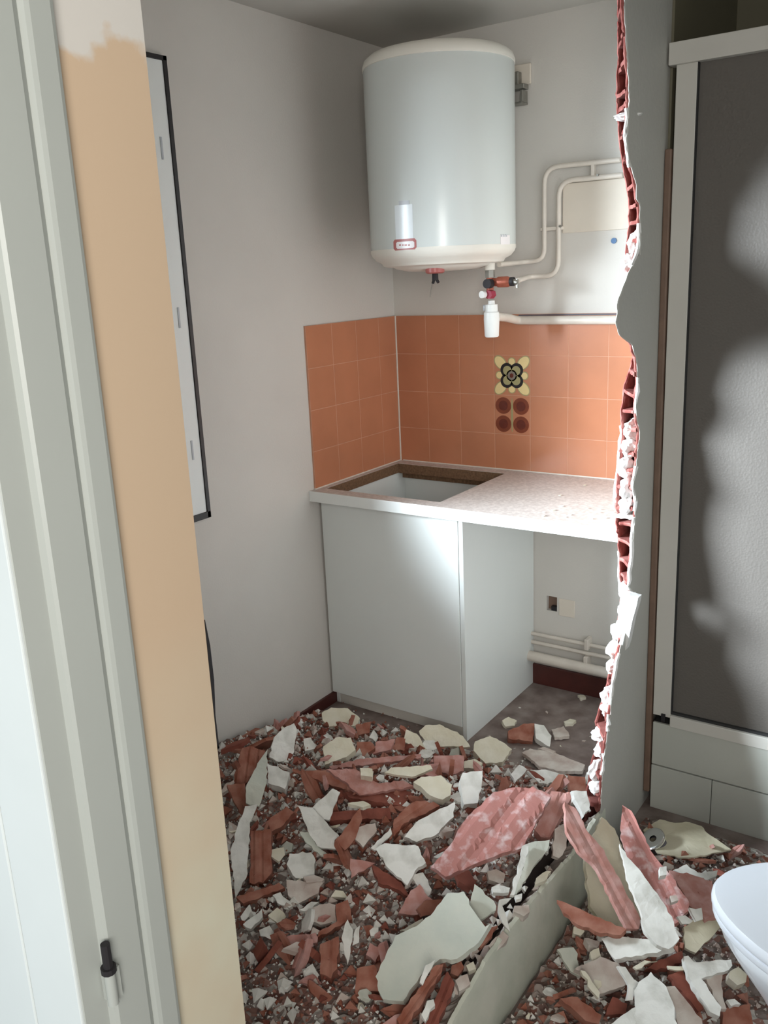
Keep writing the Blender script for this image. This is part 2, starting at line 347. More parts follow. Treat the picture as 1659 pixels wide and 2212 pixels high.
def skin(x0, x1, tab, jit, seed, zlo=0.0):
    """a plaster skin from the back wall to the ragged front edge"""
    bm = bmesh.new(); N = 300; prev = None
    for i in range(N+1):
        z = zlo+(CZ-zlo)*i/N
        y = ev(tab, z)+jit*(noise.noise(Vector((seed, z*38, 0)))+0.6*noise.noise(Vector((seed, z*110, 3))))
        xj = 0.002*noise.noise(Vector((seed+9, z*60, 0)))
        ring = [bm.verts.new((x0, 0, z)), bm.verts.new((x1, 0, z)), bm.verts.new((x1, y, z)), bm.verts.new(((x0+x1)/2+xj, y-0.004, z)), bm.verts.new((x0, y+jit*0.5*noise.noise(Vector((seed+5, z*90, 0))), z))]
        if prev:
            for k in range(5): bm.faces.new((prev[k], prev[(k+1) % 5], ring[(k+1) % 5], ring[k]))
        else: bm.faces.new(ring[::-1])
        prev = ring
    bm.faces.new(prev)
    return bm
KH = 0.085
partition = obj('wall_right', skin(XR-0.004, XR, eR, 0.006, 1.3), 'bathwall', kind='structure')
obj('kitchen_side_plaster', skin(XL, XL+0.005, [(z, y+0.03) for z, y in eL], 0.007, 4.7), 'wall', partition)
# clay shells and webs with open cells between them
bm = skin(XL+0.0052, XL+0.013, [(z, y+(.03 if 1.43 < z < 1.63 else .004)) for z, y in eL], 0.010, 8.1); obj('brick_shell', bm, 'core', partition)
bm = skin(XR-0.013, XR-0.0042, [(z, y+(.03 if 1.43 < z < 1.63 else .006)) for z, y in eR], 0.010, 2.2); obj('brick_shell', bm, 'core', partition)
bm = bmesh.new(); box(bm, XL+0.012, XR-0.012, -0.36, 0, 0, CZ); obj('brick_core', bm, 'core', partition)
def mid(z): return 0.5*(ev(eL, z)+ev(eR, z))
webs = [2.30, 2.24, 2.18, 2.125, 2.07, 2.015, 1.985, 1.925, 1.87, 1.81, 1.765, 1.725, 1.68]
z = 1.345
while z > 0.15: webs.append(z); z -= random.choice((0.047, 0.052, 0.06))
for z in webs:
    bm = bmesh.new(); n = 5; pr = None; t = random.uniform(0.008, 0.012); tl_ = random.uniform(-0.008, 0.008)
    for k in range(n+1):
        f = k/n; x = XL+0.010+(XR-XL-0.022)*f
        yy = ev(eL, z)*(1-f)+ev(eR, z)*f+random.uniform(-0.004, 0.010); zz = z+tl_*(f-0.5)
        ring = [bm.verts.new((x, -0.36, zz-t/2)), bm.verts.new((x, yy, zz-t/2)), bm.verts.new((x, yy-0.003, zz)), bm.verts.new((x, yy, zz+t/2)), bm.verts.new((x, -0.36, zz+t/2))]
        if pr:
            for q in range(5): bm.faces.new((pr[q], pr[(q+1) % 5], ring[(q+1) % 5], ring[q]))
        else: bm.faces.new(ring)
        pr = ring
    bm.faces.new(pr[::-1]); obj('brick_web', bm, 'core', partition)
def lump(cx, cy, cz, rx, ry, rz, seed, sub=3, amp=0.35):
    bm = bmesh.new(); bmesh.ops.create_icosphere(bm, subdivisions=sub, radius=1)
    for v in bm.verts:
        d = 1+amp*noise.noise(v.co*1.7+Vector((seed*3.1, seed, 0)))+0.5*amp*noise.noise(v.co*4+Vector((seed, 0, seed*2)))
        v.co = Vector((cx+v.co.x*rx*d, cy+v.co.y*ry*d, cz+v.co.z*rz*d))
    return bm
# white mortar filling some of the cells
fills = [(1.965, 0.010, 'bed'), (1.665, 0.045, 'm'), (1.615, 0.04, 'm'), (1.19, 0.035, 'm'), (1.14, 0.03, 'm'), (1.09, 0.035, 'm'), (1.035, 0.035, 'm'), (0.985, 0.03, 'm'), (0.955, 0.008, 'bed'), (0.72, 0.035, 'm'), (0.67, 0.04, 'm'), (0.62, 0.035, 'm'), (0.575, 0.03, 'm'), (0.53, 0.025, 'm'), (0.455, 0.03, 'm'), (0.425, 0.02, 'm'), (0.36, 0.018, 'm'), (0.31, 0.02, 'm'), (0.26, 0.03, 'm'), (0.22, 0.02, 'm')]
for i, (z, h, k) in enumerate(fills):
    cx = (XL+XR)/2+random.uniform(-0.006, 0.008); a = 0.5*(ev(eL, z)+ev(eR, z))
    obj('mortar_fill', lump(cx, a+0.022, z, 0.030 if k == 'bed' else random.uniform(0.019, 0.026), 0.035, h if k == 'bed' else h*0.85, i+2, 3, 0.38), 'skin', partition)
# torn white plaster rims along the broken edge
for (za, zb) in ((1.97, 1.85), (1.72, 1.62), (1.34, 1.25), (1.10, 0.98), (0.96, 0.72), (0.74, 0.62), (0.60, 0.47), (0.44, 0.40), (0.34, 0.28)):
    pts = []; n = max(4, int((za-zb)/0.018))
    for k in range(n+1):
        z = za+(zb-za)*k/n; pts.append((XR-0.005+random.uniform(-.003, .003), ev(eR, z)-0.001, z+random.uniform(-.003, .003)))
    bm = bmesh.new(); tube(bm, pts, [random.uniform(0.0035, 0.0075) for _ in pts], 6); obj('torn_plaster_rim', bm, 'skin', partition)
for (za, zb) in ((1.43, 1.40), (1.20, 0.97), (0.84, 0.70)):
    pts = []; n = max(4, int((za-zb)/0.02))
    for k in range(n+1):
        z = za+(zb-za)*k/n; pts.append((XL+0.004+random.uniform(-.002, .002), ev(eL, z)+0.004, z))
    bm = bmesh.new(); tube(bm, pts, [random.uniform(0.003, 0.006) for _ in pts], 6); obj('torn_plaster_rim', bm, 'skin', partition)
fp = [un(x, y, 1, -.815) for x, y in ((1340, 1290), (1352, 1284), (1378, 1292), (1376, 1305), (1366, 1340), (1356, 1390), (1344, 1425), (1334, 1418), (1332, 1360))]
bm = bmesh.new(); f = bm.faces.new([bm.verts.new(p) for p in fp]); e = bmesh.ops.extrude_face_region(bm, geom=[f])
for q in e['geom']:
    if isinstance(q, bmesh.types.BMVert): q.co.y += .03
obj('torn_plaster_flap', bm, 'skin', partition)
# the kerb left standing where the rest of the partition stood
KT = [(-2.45, .13), (-1.80, .150), (-1.62, .195), (-1.45, .190), (-1.33, .178), (-1.13, .160), (-.98, .175), (-.88, .17)]
bm = bmesh.new(); bc = bmesh.new(); pr = None; pc_ = None; N = 220
for i in range(N+1):
    y = -2.45+(2.45-0.945)*i/N; s = noise.noise(Vector((y*14, 2, 0))); s2 = noise.noise(Vector((y*45, 7, 0))); s3 = noise.noise(Vector((y*100, 3, 8)))
    t = ev(KT, y)+.006*s+.007*s2+.004*s3; g = .004*noise.noise(Vector((y*6, 11, 0)))
    P = [(1.258, 0), (1.258, t-.006), (1.262, t), (1.270+.002*s2, t-.003), (1.272, t-.012), (1.273+g*.6, t*.6), (1.283+g, .03), (1.287, 0)]
    ring = [bm.verts.new((x, y, z)) for x, z in P]
    if pr:
        for k in range(len(P)): bm.faces.new((pr[k], pr[(k+1) % len(P)], ring[(k+1) % len(P)], ring[k]))
    else: bm.faces.new(ring[::-1])
    pr = ring
    P = [(1.198, 0), (1.197, .085+.02*s2), (1.212, .105+.02*s3+.015*s), (1.230, t-.05+.02*s3+.012*s2), (1.248, t-.03+.015*s2), (1.2575, t-.014+.006*s3), (1.2575, 0)]
    ring = [bc.verts.new((x, y, z)) for x, z in P]
    if pc_:
        for k in range(len(P)): bc.faces.new((pc_[k], pc_[(k+1) % len(P)], ring[(k+1) % len(P)], ring[k]))
    else: bc.faces.new(ring[::-1])
    pc_ = ring
bm.faces.new(pr); bc.faces.new(pc_)
stump = obj('trim_2', bm, 'kerb', smooth=True, kind='structure')
obj('broken_brick_core', bc, 'D', stump)

# ---------------------------------------------------------------- shower
SY = -0.62
sh_ = empty('shower_enclosure', (1.55, SY, 0.3), 'white framed shower enclosure with tall smoked glass panel behind the broken partition', 'shower')
def spart(name, m, *b, bev=0.002):
    bm = bmesh.new()
    for q in b: box(bm, *q, bev)
    o = obj(name, bm, m); o.parent = sh_; o.matrix_parent_inverse = Matrix.Translation(-sh_.location); return o
spart('frame_jamb', 'frame', (1.292, 1.345, SY, SY+0.035, 0.315, 2.15))
spart('frame_jamb', 'frame', (1.62, 1.67, SY, SY+0.035, 0.315, 2.15))
spart('top_rail', 'frame', (1.275, 2.58, SY-0.012, SY+0.035, 2.098, 2.15))
spart('bottom_rail', 'frame', (1.345, 2.58, SY-0.008, SY+0.035, 0.290, 0.327))
spart('glass_panel', 'glass', (1.345, 1.62, SY+0.012, SY+0.018, 0.325, 2.10), bev=0)
spart('glass_panel', 'glass', (1.67, 2.58, SY+0.012, SY+0.018, 0.325, 2.10), bev=0)
spart('inner_profile', 'frame', (1.358, 1.378, SY+0.03, SY+0.05, 0.33, 2.10))
spart('black_seal', 'joint', (1.345, 1.62, SY+0.002, SY+0.012, 0.326, 0.334), (1.3445, 1.3475, SY+0.0, SY+0.012, 0.33, 2.10), bev=0)
spart('corner_foot', 'blackplastic', (1.318, 1.330, SY-0.006, SY, 0.300, 0.325), bev=0.001)
bm = bmesh.new(); box(bm, 1.2705, 1.289, SY-0.004, SY+0.02, 0.05, 1.905, 0.004); obj('trim_3', bm, 'brownstrip', kind='structure')
bm = bmesh.new(); box(bm, 1.345, 2.6, SY+0.036, SY+0.05, 2.152, CZ); 
obj('trim_4', bm, 'brownstrip', kind='structure') if False else bm.free()
spart('shade_lining', 'showershade', (1.2705, 1.277, SY+0.02, -0.002, 0.29, CZ-.002), (1.277, 2.59, -0.010, -0.002, 0.29, CZ-.002), bev=0)  # added dark panels: the shower's inner shade is put into their colour
base = empty('shower_step', (1.55, SY, 0), 'raised white tiled shower base below the smoked glass', 'shower base')
def bpart(name, m, *b, bev=0.002):
    bm = bmesh.new()
    for q in b: box(bm, *q, bev)
    o = obj(name, bm, m); o.parent = base; o.matrix_parent_inverse = Matrix.Translation(-base.location); return o
bpart('tray', 'joint', (1.293, 2.58, SY+0.008, -0.01, 0.0, 0.288), bev=0)
bpart('tile_row', 'basetile', (1.293, 2.58, SY, SY+0.01, 0.150, 0.290))
bpart('tile_row', 'basetile', (1.293, 1.472, SY, SY+0.01, 0.0, 0.146), (1.474, 1.70, SY, SY+0.01, 0.0, 0.146), (1.702, 2.58, SY, SY+0.01, 0.0, 0.146), bev=0.001)

# ---------------------------------------------------------------- worktop and cabinet
HC, CDp, TH = 0.8735, 0.609, 0.039
bm = bmesh.new(); hx0, hx1, hy0, hy1 = 0.032, 0.522, -0.548, -0.066
for q in ((0, hx0, -CDp+.003, 0), (hx1, 1.199, -CDp+.003, 0), (hx0, hx1, -CDp+.003, hy0), (hx0, hx1, hy1, 0)): box(bm, *q, HC-TH, HC)
bmesh.ops.remove_doubles(bm, verts=bm.verts, dist=1e-5)
wk = obj('worktop', bm, 'worktop', label='pale grey worktop with rectangular sink cut-out running into the broken partition', category='worktop')
bm = bmesh.new(); box(bm, 0, 1.199, -CDp, -CDp+.003, HC-TH, HC, 0.001); obj('front_edge_band', bm, 'whiteedge', wk)
bm = bmesh.new(); t = 0.0012
for q in ((hx0, hx0+t, hy0, hy1), (hx1-t, hx1, hy0, hy1), (hx0, hx1, hy0, hy0+t), (hx0, hx1, hy1-t, hy1)): box(bm, *q, HC-TH-.001, HC-.0015)
obj('raw_cut_edge', bm, 'chipboard', wk)
bm = bmesh.new(); box(bm, 0.02, 1.19, -0.008, -0.0075+0.004, HC, HC+.004); box(bm, 0.0, .009, -CDp+.03, -0.01, HC, HC+.004); obj('sealant_line', bm, 'pipepaint', wk)
kb = empty('base_cabinet', (0.3, -0.3, 0), 'white kitchen base cabinet with one plain door below the sink cut-out', 'cabinet')
def kpart(name, m, *b, bev=0.0012):
    bm = bmesh.new()
    for q in b: box(bm, *q, bev)
    o = obj(name, bm, m); o.parent = kb; o.matrix_parent_inverse = Matrix.Translation(-kb.location); return o
KF = -0.556; zt = HC-TH-0.001
kpart('side_panel', 'white', (0.594, 0.611, KF+0.002, -0.002, 0, zt))
kpart('side_panel', 'white', (0.012, 0.028, KF+0.02, -0.002, 0, zt))
kpart('door', 'white', (0.010, 0.5925, KF, KF+0.017, 0.052, zt-0.006))
kpart('plinth', 'frame', (0.014, 0.594, KF+0.022, KF+0.034, 0, 0.10))
kpart('bottom_shelf', 'white', (0.028, 0.594, KF+0.02, -0.005, 0.10, 0.116))
kpart('back_panel', 'white', (0.028, 0.594, -0.012, -0.004, 0.1, zt))
kpart('stretcher', 'chipboard', (0.028, 0.594, -0.030, -0.012, zt-0.028, zt-0.002))
kpart('stretcher', 'white', (0.028, 0.594, KF+0.02, KF+0.036, zt-0.05, zt-0.002))

# ---------------------------------------------------------------- water heater
HX, HY, HR = 0.404, -0.285, 0.249
ht = empty('water_heater', (HX, HY, 1.70), 'large white cylindrical water heater hanging high in the kitchen corner', 'water heater')
def hpart(name, m, bm, smooth=True, parent=None):
    o = obj(name, bm, m, smooth=smooth); o.parent = ht; o.matrix_parent_inverse = Matrix.Translation(-ht.location)
    if parent: o.parent = parent; o.matrix_parent_inverse = Matrix.Identity(4)
    return o
bm = bmesh.new(); lathe(bm, [(HR-.003, 1.703), (HR, 1.705), (HR, 2.270), (HR-.003, 2.275)], 96, (HX, HY)); body = hpart('body', 'enamel', bm)
bm = bmesh.new(); lathe(bm, [(HR-.004, 2.27), (HR+.002, 2.272), (HR+.002, 2.282), (HR-.004, 2.298), (HR-.020, 2.311), (HR-.05, 2.319), (0, 2.325)], 96, (HX, HY)); hpart('top_cap', 'creamplastic', bm)
bm = bmesh.new(); lathe(bm, [(HR-.006, 1.708), (HR+.0005, 1.706), (HR+.0005, 1.697), (HR-.004, 1.686), (HR-.016, 1.672), (HR-.036, 1.662), (HR-.042, 1.652), (HR-.056, 1.648), (0, 1.646)], 96, (HX, HY)); hpart('bottom_cap', 'creamplastic', bm)
bm = bmesh.new(); lathe(bm, [(0.175, 1.650), (0.165, 1.642), (0.12, 1.632), (0, 1.628)], 64, (HX-0.0, HY+0.0)); hpart('service_cover', 'creamplastic', bm)
def wrap(bm, cpx, cpy, wpx, hpx, r, steps=10, rnd=0):
    """a rectangle bent round the body; centre given in the photo, size too"""
    def ang_z(px, py):
        d = RT*((px-829.5)/FPX) - UP*((py-1106)/FPX) + fw
        ox, oy = CAM.x-HX, CAM.y-HY; a = d.x**2+d.y**2; b = 2*(ox*d.x+oy*d.y); c = ox*ox+oy*oy-HR*HR
        t = (-b-math.sqrt(max(0, b*b-4*a*c)))/(2*a); p = CAM+d*t
        return math.atan2(p.y-HY, p.x-HX), p.z
    a0, za = ang_z(cpx-wpx/2, cpy); a1, zb = ang_z(cpx+wpx/2, cpy); _, z0 = ang_z(cpx, cpy+hpx/2); _, z1 = ang_z(cpx, cpy-hpx/2)
    if a1 < a0: a1 += 2*math.pi
    pr = None
    for i in range(steps+1):
        f = i/steps; a = a0+(a1-a0)*f; e = min(f, 1-f)*(a1-a0)*HR
        cut = 0 if e >= rnd or rnd == 0 else rnd-math.sqrt(max(0, rnd*rnd-(rnd-e)**2))
        v = [bm.verts.new((HX+rr*math.cos(a), HY+rr*math.sin(a), zz)) for rr, zz in ((HR-.001, z0+cut), (r, z0+cut), (r, z1-cut), (HR-.001, z1-cut))]
        if pr:
            for k in range(4): bm.faces.new((pr[k], pr[(k+1) % 4], v[(k+1) % 4], v[k]))
        else: bm.faces.new(v)
        pr = v
    bm.faces.new(pr[::-1])
bm = bmesh.new(); wrap(bm, 875, 528, 49, 24, HR+.0012, 14, 0.006); nb = hpart('name_badge', 'labelred', bm, False)
bm = bmesh.new(); wrap(bm, 876, 529, 39, 15, HR+.0018, 14, 0.004); hpart('badge_panel', 'labelwhite', bm, False, nb)
bm = bmesh.new(); 
for k, wd in ((-11, 4), (-5, 3), (1, 5), (8, 4)): wrap(bm, 876+k, 529.5, wd, 3, HR+.0022, 3)
hpart('badge_lettering', 'labelred', bm, False, nb)
bm = bmesh.new(); wrap(bm, 873, 480, 38, 76, HR+.0008, 10); es = hpart('energy_label', 'labelpale', bm, False)
bm = bmesh.new(); wrap(bm, 873, 438, 22, 9, HR+.0014, 6); hpart('energy_label_print', 'labelgrey', bm, False, es)
bm = bmesh.new(); wrap(bm, 1091, 518, 20, 20, HR+.0008, 6); st = hpart('capacity_sticker', 'labelwhite', bm, False)
bm = bmesh.new()
for k in (-6, -1, 4): wrap(bm, 1089+k, 509, 3, 5, HR+.0014, 3)
hpart('capacity_lettering', 'labelgrey', bm, False, st)
ip = un(940, 596, 1, HY-0.12)
bm = bmesh.new(); lathe(bm, [(0, 1.640), (0.032, 1.640), (0.032, 1.626), (0.026, 1.622), (0, 1.622)], 24, (ip.x, ip.y)); hpart('indicator_light', 'labelred', bm)
bm = bmesh.new(); tube(bm, [(ip.x, ip.y, 1.625), (ip.x, ip.y, 1.600)], [.010, .011], 12); tube(bm, [(ip.x+.004, ip.y, 1.605), (ip.x+.012, ip.y, 1.592)], .005, 8); tube(bm, [(ip.x-.004, ip.y, 1.605), (ip.x-.010, ip.y, 1.590)], .005, 8)
cg = hpart('cable_gland', 'blackplastic', bm)
bm = bmesh.new(); tube(bm, bend([(ip.x-.006, ip.y, 1.60), (ip.x-.016, ip.y, 1.58), (ip.x-.022, ip.y, 1.545)], .01), .0012, 6); hpart('loose_wire', 'steel', bm)
# wall bracket at the right, behind the tank
bm = bmesh.new(); bk = un(1130, 190, 1, -0.01)
box(bm, bk.x-0.10, bk.x+0.028, -0.012, -0.002, bk.z+0.01, bk.z+0.075, 0.002)
hpart('mounting_plate', 'patch', bm, False)
bm = bmesh.new(); box(bm, bk.x-0.10, bk.x+0.022, -0.05, -0.012, bk.z-0.008, bk.z+0.008, 0.002); box(bm, bk.x-0.02, bk.x-0.004, -0.04, -0.012, bk.z+0.008, bk.z+0.05, .002)
box(bm, bk.x-0.10, bk.x+0.015, -0.05, -0.004, bk.z-0.055, bk.z-0.048, 0.001); box(bm, bk.x+0.008, bk.x+0.018, -0.05, -0.012, bk.z-0.05, bk.z-0.012, 0.001)
hpart('bracket_arm', 'steel', bm, False)
# ---------------------------------------------------------------- valve group under the tank
VY = -0.25
def V(px, py, y=VY): return un(px, py, 1, y)
a0 = V(1058, 580); a1 = V(1058, 660)
bm = bmesh.new(); tube(bm, [(a0.x, VY, 1.66), (a0.x, VY, V(1058, 583).z)], .018, 16); hpart('cold_inlet', 'creamplastic', bm)
va = empty('safety_valve', (a0.x, VY, V(0, 612).z), 'small red brass safety valve with black and red knobs under the water heater', 'valve')
def vpart(name, m, bm, smooth=True):
    o = obj(name, bm, m, smooth=smooth); o.parent = va; o.matrix_parent_inverse = Matrix.Translation(-va.location); return o
bm = bmesh.new(); tube(bm, [(a0.x, VY, V(1058, 584).z), (a0.x, VY, V(1058, 600).z)], .0165, 6); vpart('union_nut', 'steel', bm, False)
bm = bmesh.new(); tube(bm, [(a0.x, VY, V(1058, 600).z), (a0.x, VY, V(1062, 645).z)], .0125, 16)
zc = V(1085, 609).z; xc = V(1104, 609).x
tube(bm, [(a0.x, VY, zc), (a0.x+.03, VY, zc), (a0.x+.032, VY, zc), (xc-.012, VY, zc), (xc, VY, zc)], [.013, .014, .018, .018, .013], 16); vpart('valve_body', 'brass', bm)
bm = bmesh.new(); p = V(1053, 613, VY-.035); tube(bm, [(p.x, VY-.04, p.z), (p.x, VY-.012, p.z)], .0155, 18); vpart('drain_knob', 'blackplastic', bm)
bm = bmesh.new(); tube(bm, [(xc-.002, VY, zc), (xc+.010, VY, zc)], .0155, 12); vpart('valve_cap', 'blackplastic', bm)
bm = bmesh.new(); p = V(1058, 636, VY-.03); tube(bm, [(p.x-.004, VY-.032, p.z), (p.x, VY-.008, p.z)], .015, 6); vpart('test_knob', 'redplastic', bm, False)
bm = bmesh.new(); p = V(1045, 636, VY-.03); tube(bm, [(p.x, VY-.045, p.z), (p.x+.002, VY-.028, p.z)], .012, 18); vpart('knob_cap', 'pvc', bm)
bm = bmesh.new(); q0 = V(1113, 606); q1 = V(1118, 610); tube(bm, [(xc+.008, VY, zc), (q1.x, VY, q1.z)], .009, 10); box(bm, q1.x-.004, q1.x+.001, VY-.004, VY+.004, q1.z-.018, q1.z+.012); vpart('stop_lever', 'steel', bm)
si = empty('drain_siphon', (V(1063, 690).x, VY, V(1063, 690).z), 'white plastic siphon cup hanging from the valve in front of the orange tiles', 'siphon')
def sp_(name, m, bm):
    o = obj(name, bm, m, smooth=True); o.parent = si; o.matrix_parent_inverse = Matrix.Translation(-si.location); return o
cx = V(1062, 690).x; zt_, zb_ = V(1062, 657).z, V(1062, 728).z
bm = bmesh.new(); lathe(bm, [(0, zt_+.012), (.011, zt_+.012), (.012, zt_), (.021, zt_-.001), (.0215, zt_-.024), (.026, zt_-.028), (.027, zt_-.05), (.0245, zb_+.004), (.021, zb_), (0, zb_-.001)], 28, (cx, VY)); sp_('cup', 'pvc', bm)
bm = bmesh.new(); box(bm, cx-.029, cx-.021, VY-.008, VY+.008, zt_-.022, zt_-.002, .001); sp_('side_inlet', 'labelgrey', bm)
# pipes on the back wall
def Bp(px, py, y=-0.018): return un(px, py, 1, y)
def pipe(name, pts, r, label, m='pipepaint', rad=0.05, cat='pipe', group=None):
    bm = bmesh.new(); tube(bm, bend(pts, rad), r, 12); return obj(name, bm, m, smooth=True, label=label, category=cat, **({'group': group} if group else {}))
A = lambda px, py, y=-0.018: Bp(px, py, y)
hot = pipe('water_pipe', [(V(1072, 572).x, VY+.02, V(1072, 572).z), A(1130, 566), A(1176, 562), A(1176, 362), A(1340, 345)], .0085, 'cream painted water pipe, outer of the two bending above the valve', rad=.055)
cold = pipe('water_pipe', [(V(1116, 608).x, VY+.01, V(1116, 606).z), A(1145, 597), A(1206, 596), A(1207, 391), A(1345, 378)], .0085, 'cream painted water pipe, inner of the two bending above the valve', rad=.055)
drain = pipe('waste_pipe', [(cx+.012, VY+.01, V(1085, 684).z), A(1095, 686, -.13), A(1118, 692, -.03), A(1140, 692, -.026), (1.205, -.026, A(1340, 692, -.026).z)], .0150, 'thick cream waste pipe running right from the siphon above the tiles', rad=.03)
bm = bmesh.new(); za = A(1130, 682, -.012).z; box(bm, A(1118, 682).x, 1.2, -.010, -0.0, za-.001, za+.004)
obj('mortar_crust', bm, 'greyrubber', wall_back)
# pipe clips (each two-pipe clip belongs to its own spot)
for k, (px, py, lab) in enumerate(((1192, 494, 'cream pipe clip holding both upright water pipes'), (1282, 358, 'cream pipe clip holding both level water pipes near the broken wall'))):
    c = A(px, py, -.012); bm = bmesh.new()
    if k == 0: box(bm, c.x-.040, c.x+.042, -.022, -.001, c.z-.006, c.z+.006, .002)
    else:
        box(bm, c.x-.006, c.x+.006, -.022, -.001, A(1282, 385, -.012).z, A(1282, 348, -.012).z, .002)
    o = obj('pipe_clip', bm, 'pipepaint', label=lab, category='pipe clip')
    bm = bmesh.new(); s = A(1209, 489, -.03) if k == 0 else A(1290, 378, -.03); tube(bm, [(s.x, -.030, s.z), (s.x, -.020, s.z)], .004, 8); obj('screw', bm, 'steel', o)
# raised cream panel with the blue wall plug below it
p0 = un(1216, 392, 1, -.004); p1 = un(1216, 504, 1, -.004)
bm = bmesh.new(); box(bm, p0.x, 1.2, -.006, 0, p1.z, p0.z-.008, .002); obj('wall_panel', bm, 'patch', label='raised cream rectangle on the back wall inside the bent water pipes', category='panel')
b = un(1326, 520, 1, -.002); bm = bmesh.new(); tube(bm, [(b.x, -.004, b.z), (b.x, .004, b.z)], .0095, 16); obj('wall_plug', bm, 'blueplastic', label='small round blue wall plug beside the broken partition', category='wall plug')
# service pipes low behind the open bay
zz = [(0.205, .0085, -.022), (0.168, .0085, -.022)]
for (pyy, r, y, lab) in ((1366, .008, -.022, 'upper thin painted pipe low on the wall beside the cabinet'), (1384, .008, -.022, 'lower thin painted pipe low on the wall beside the cabinet')):
    z = un(1150, pyy+2, 1, y).z; zr = z-.002
    pipe('service_pipe', [(0.5, y, z), (1.2, y, zr)], r, lab)
z = un(1150, 1417, 1, -.045).z; pipe('waste_pipe', [(0.5, -.045, z), (1.2, -.045, z-.004)], .021, 'fat white waste pipe just above the dark skirting beside the cabinet', 'pipepaint')
for px, py in ((1270, 1390), (1268, 1427)):
    c = un(px, py, 1, -.025); bm = bmesh.new(); box(bm, c.x-.008, c.x+.008, -.045, -.001, c.z-.022, c.z+.022, .003)
    obj('pipe_clip', bm, 'pipepaint', label='pale clip on the '+('two thin pipes' if py < 1400 else 'fat waste pipe')+' low beside the cabinet', category='pipe clip')

# ---------------------------------------------------------------- toilet
to = empty('toilet', (1.87, -1.46, 0), 'white toilet with closed lid standing in the rubble at the right edge', 'toilet')
TCY = -1.46
def tpart(name, m, bm, smooth=True):
    o = obj(name, bm, m, smooth=smooth); o.parent = to; o.matrix_parent_inverse = Matrix.Translation(-to.location); return o
def oval(f, n=48, x0=1.685, L=0.46, W=0.185, sx=1.0, cx=None):
    """egg outline: rounded tip towards -x"""
    out = []
    for i in range(n):
        a = 2*math.pi*i/n; c, s = math.cos(a), math.sin(a)
        x = x0+L/2+L/2*c; taper = 0.80+0.20*min(1, max(0, (c+1)))  # narrower at the tip
        out.append((x, W*s*taper))
    mx = x0+L*0.45
    return [(mx+(x-mx)*f, TCY+y*f) for x, y in out]
def loft(bm, secs):
    pr = None
    for pts, z in secs:
        ring = [bm.verts.new((x, y, z)) for x, y in pts]
        if pr:
            for k in range(len(ring)): bm.faces.new((pr[k], pr[(k+1) % len(ring)], ring[(k+1) % len(ring)], ring[k]))
        else: bm.faces.new(ring[::-1])
        pr = ring
    bm.faces.new(pr)
def osh(f, fx=1.0, dx=0.0):
    return [(x*1.0+dx, y) for x, y in oval(f)]
bm = bmesh.new(); loft(bm, [(osh(.62, dx=.06), 0), (osh(.60, dx=.06), .02), (osh(.50, dx=.05), .06), (osh(.48, dx=.05), .12), (osh(.56, dx=.045), .19), (osh(.70, dx=.03), .26), (osh(.84, dx=.015), .32), (osh(.93, dx=.008), .36), (osh(.95, dx=.004), .385), (osh(.93, dx=.004), .392)]); tpart('bowl', 'porcelain', bm)
bm = bmesh.new(); loft(bm, [(osh(.94), .392), (osh(.97), .394), (osh(.985), .400), (osh(.98), .408), (osh(.95), .411)]); tpart('seat', 'lid', bm)
bm = bmesh.new(); loft(bm, [(osh(.95), .412), (osh(.985), .414), (osh(1.0), .420), (osh(.995), .430), (osh(.97), .437), (osh(.92), .439), (osh(.6), .443), (osh(.2), .445)]); tpart('lid', 'lid', bm)
bm = bmesh.new(); box(bm, 2.13, 2.32, TCY-.19, TCY+.19, .39, .78, .02); tpart('cistern', 'porcelain', bm)

# ---------------------------------------------------------------- rubble
def gauss(x, y, cx, cy, sx, sy): return math.exp(-((x-cx)/sx)**2-((y-cy)/sy)**2)
def H(x, y):
    if x < 1.2:
        h = 0.004+0.10*gauss(x, y, 0.50, -1.15, .62, .32)+0.06*gauss(x, y, 0.0, -1.3, .25, .35)+0.07*gauss(x, y, 0.95, -1.2, .28, .35)+0.03*gauss(x, y, .9, -1.8, .5, .3)+.02+.085*math.exp(-((x-1.2)/.13)**2)*min(1, max(0, (-.8-y)/.15))
        f = min(1, max(0, (-0.60-y)/0.12)); 
        if x > .61: f = min(1, max(0, (-0.56-y)/0.25))
        h *= f
    elif x < 1.292: h = 0.0 if y > -.7 else .15
    else:
        h = 0.012+0.06*gauss(x, y, 1.50, -1.15, .18, .4)+.02*gauss(x, y, 1.5, -1.8, .3, .3); h *= min(1, max(0, (-0.66-y)/0.1))
    return max(h, 0)
def ground(px, py, dz=0.0):
    z = 0.05
    for _ in range(25):
        p = un(px, py, 2, z+dz); z = 0.6*z+0.4*H(p.x, p.y)
    return un(px, py, 2, z+dz)
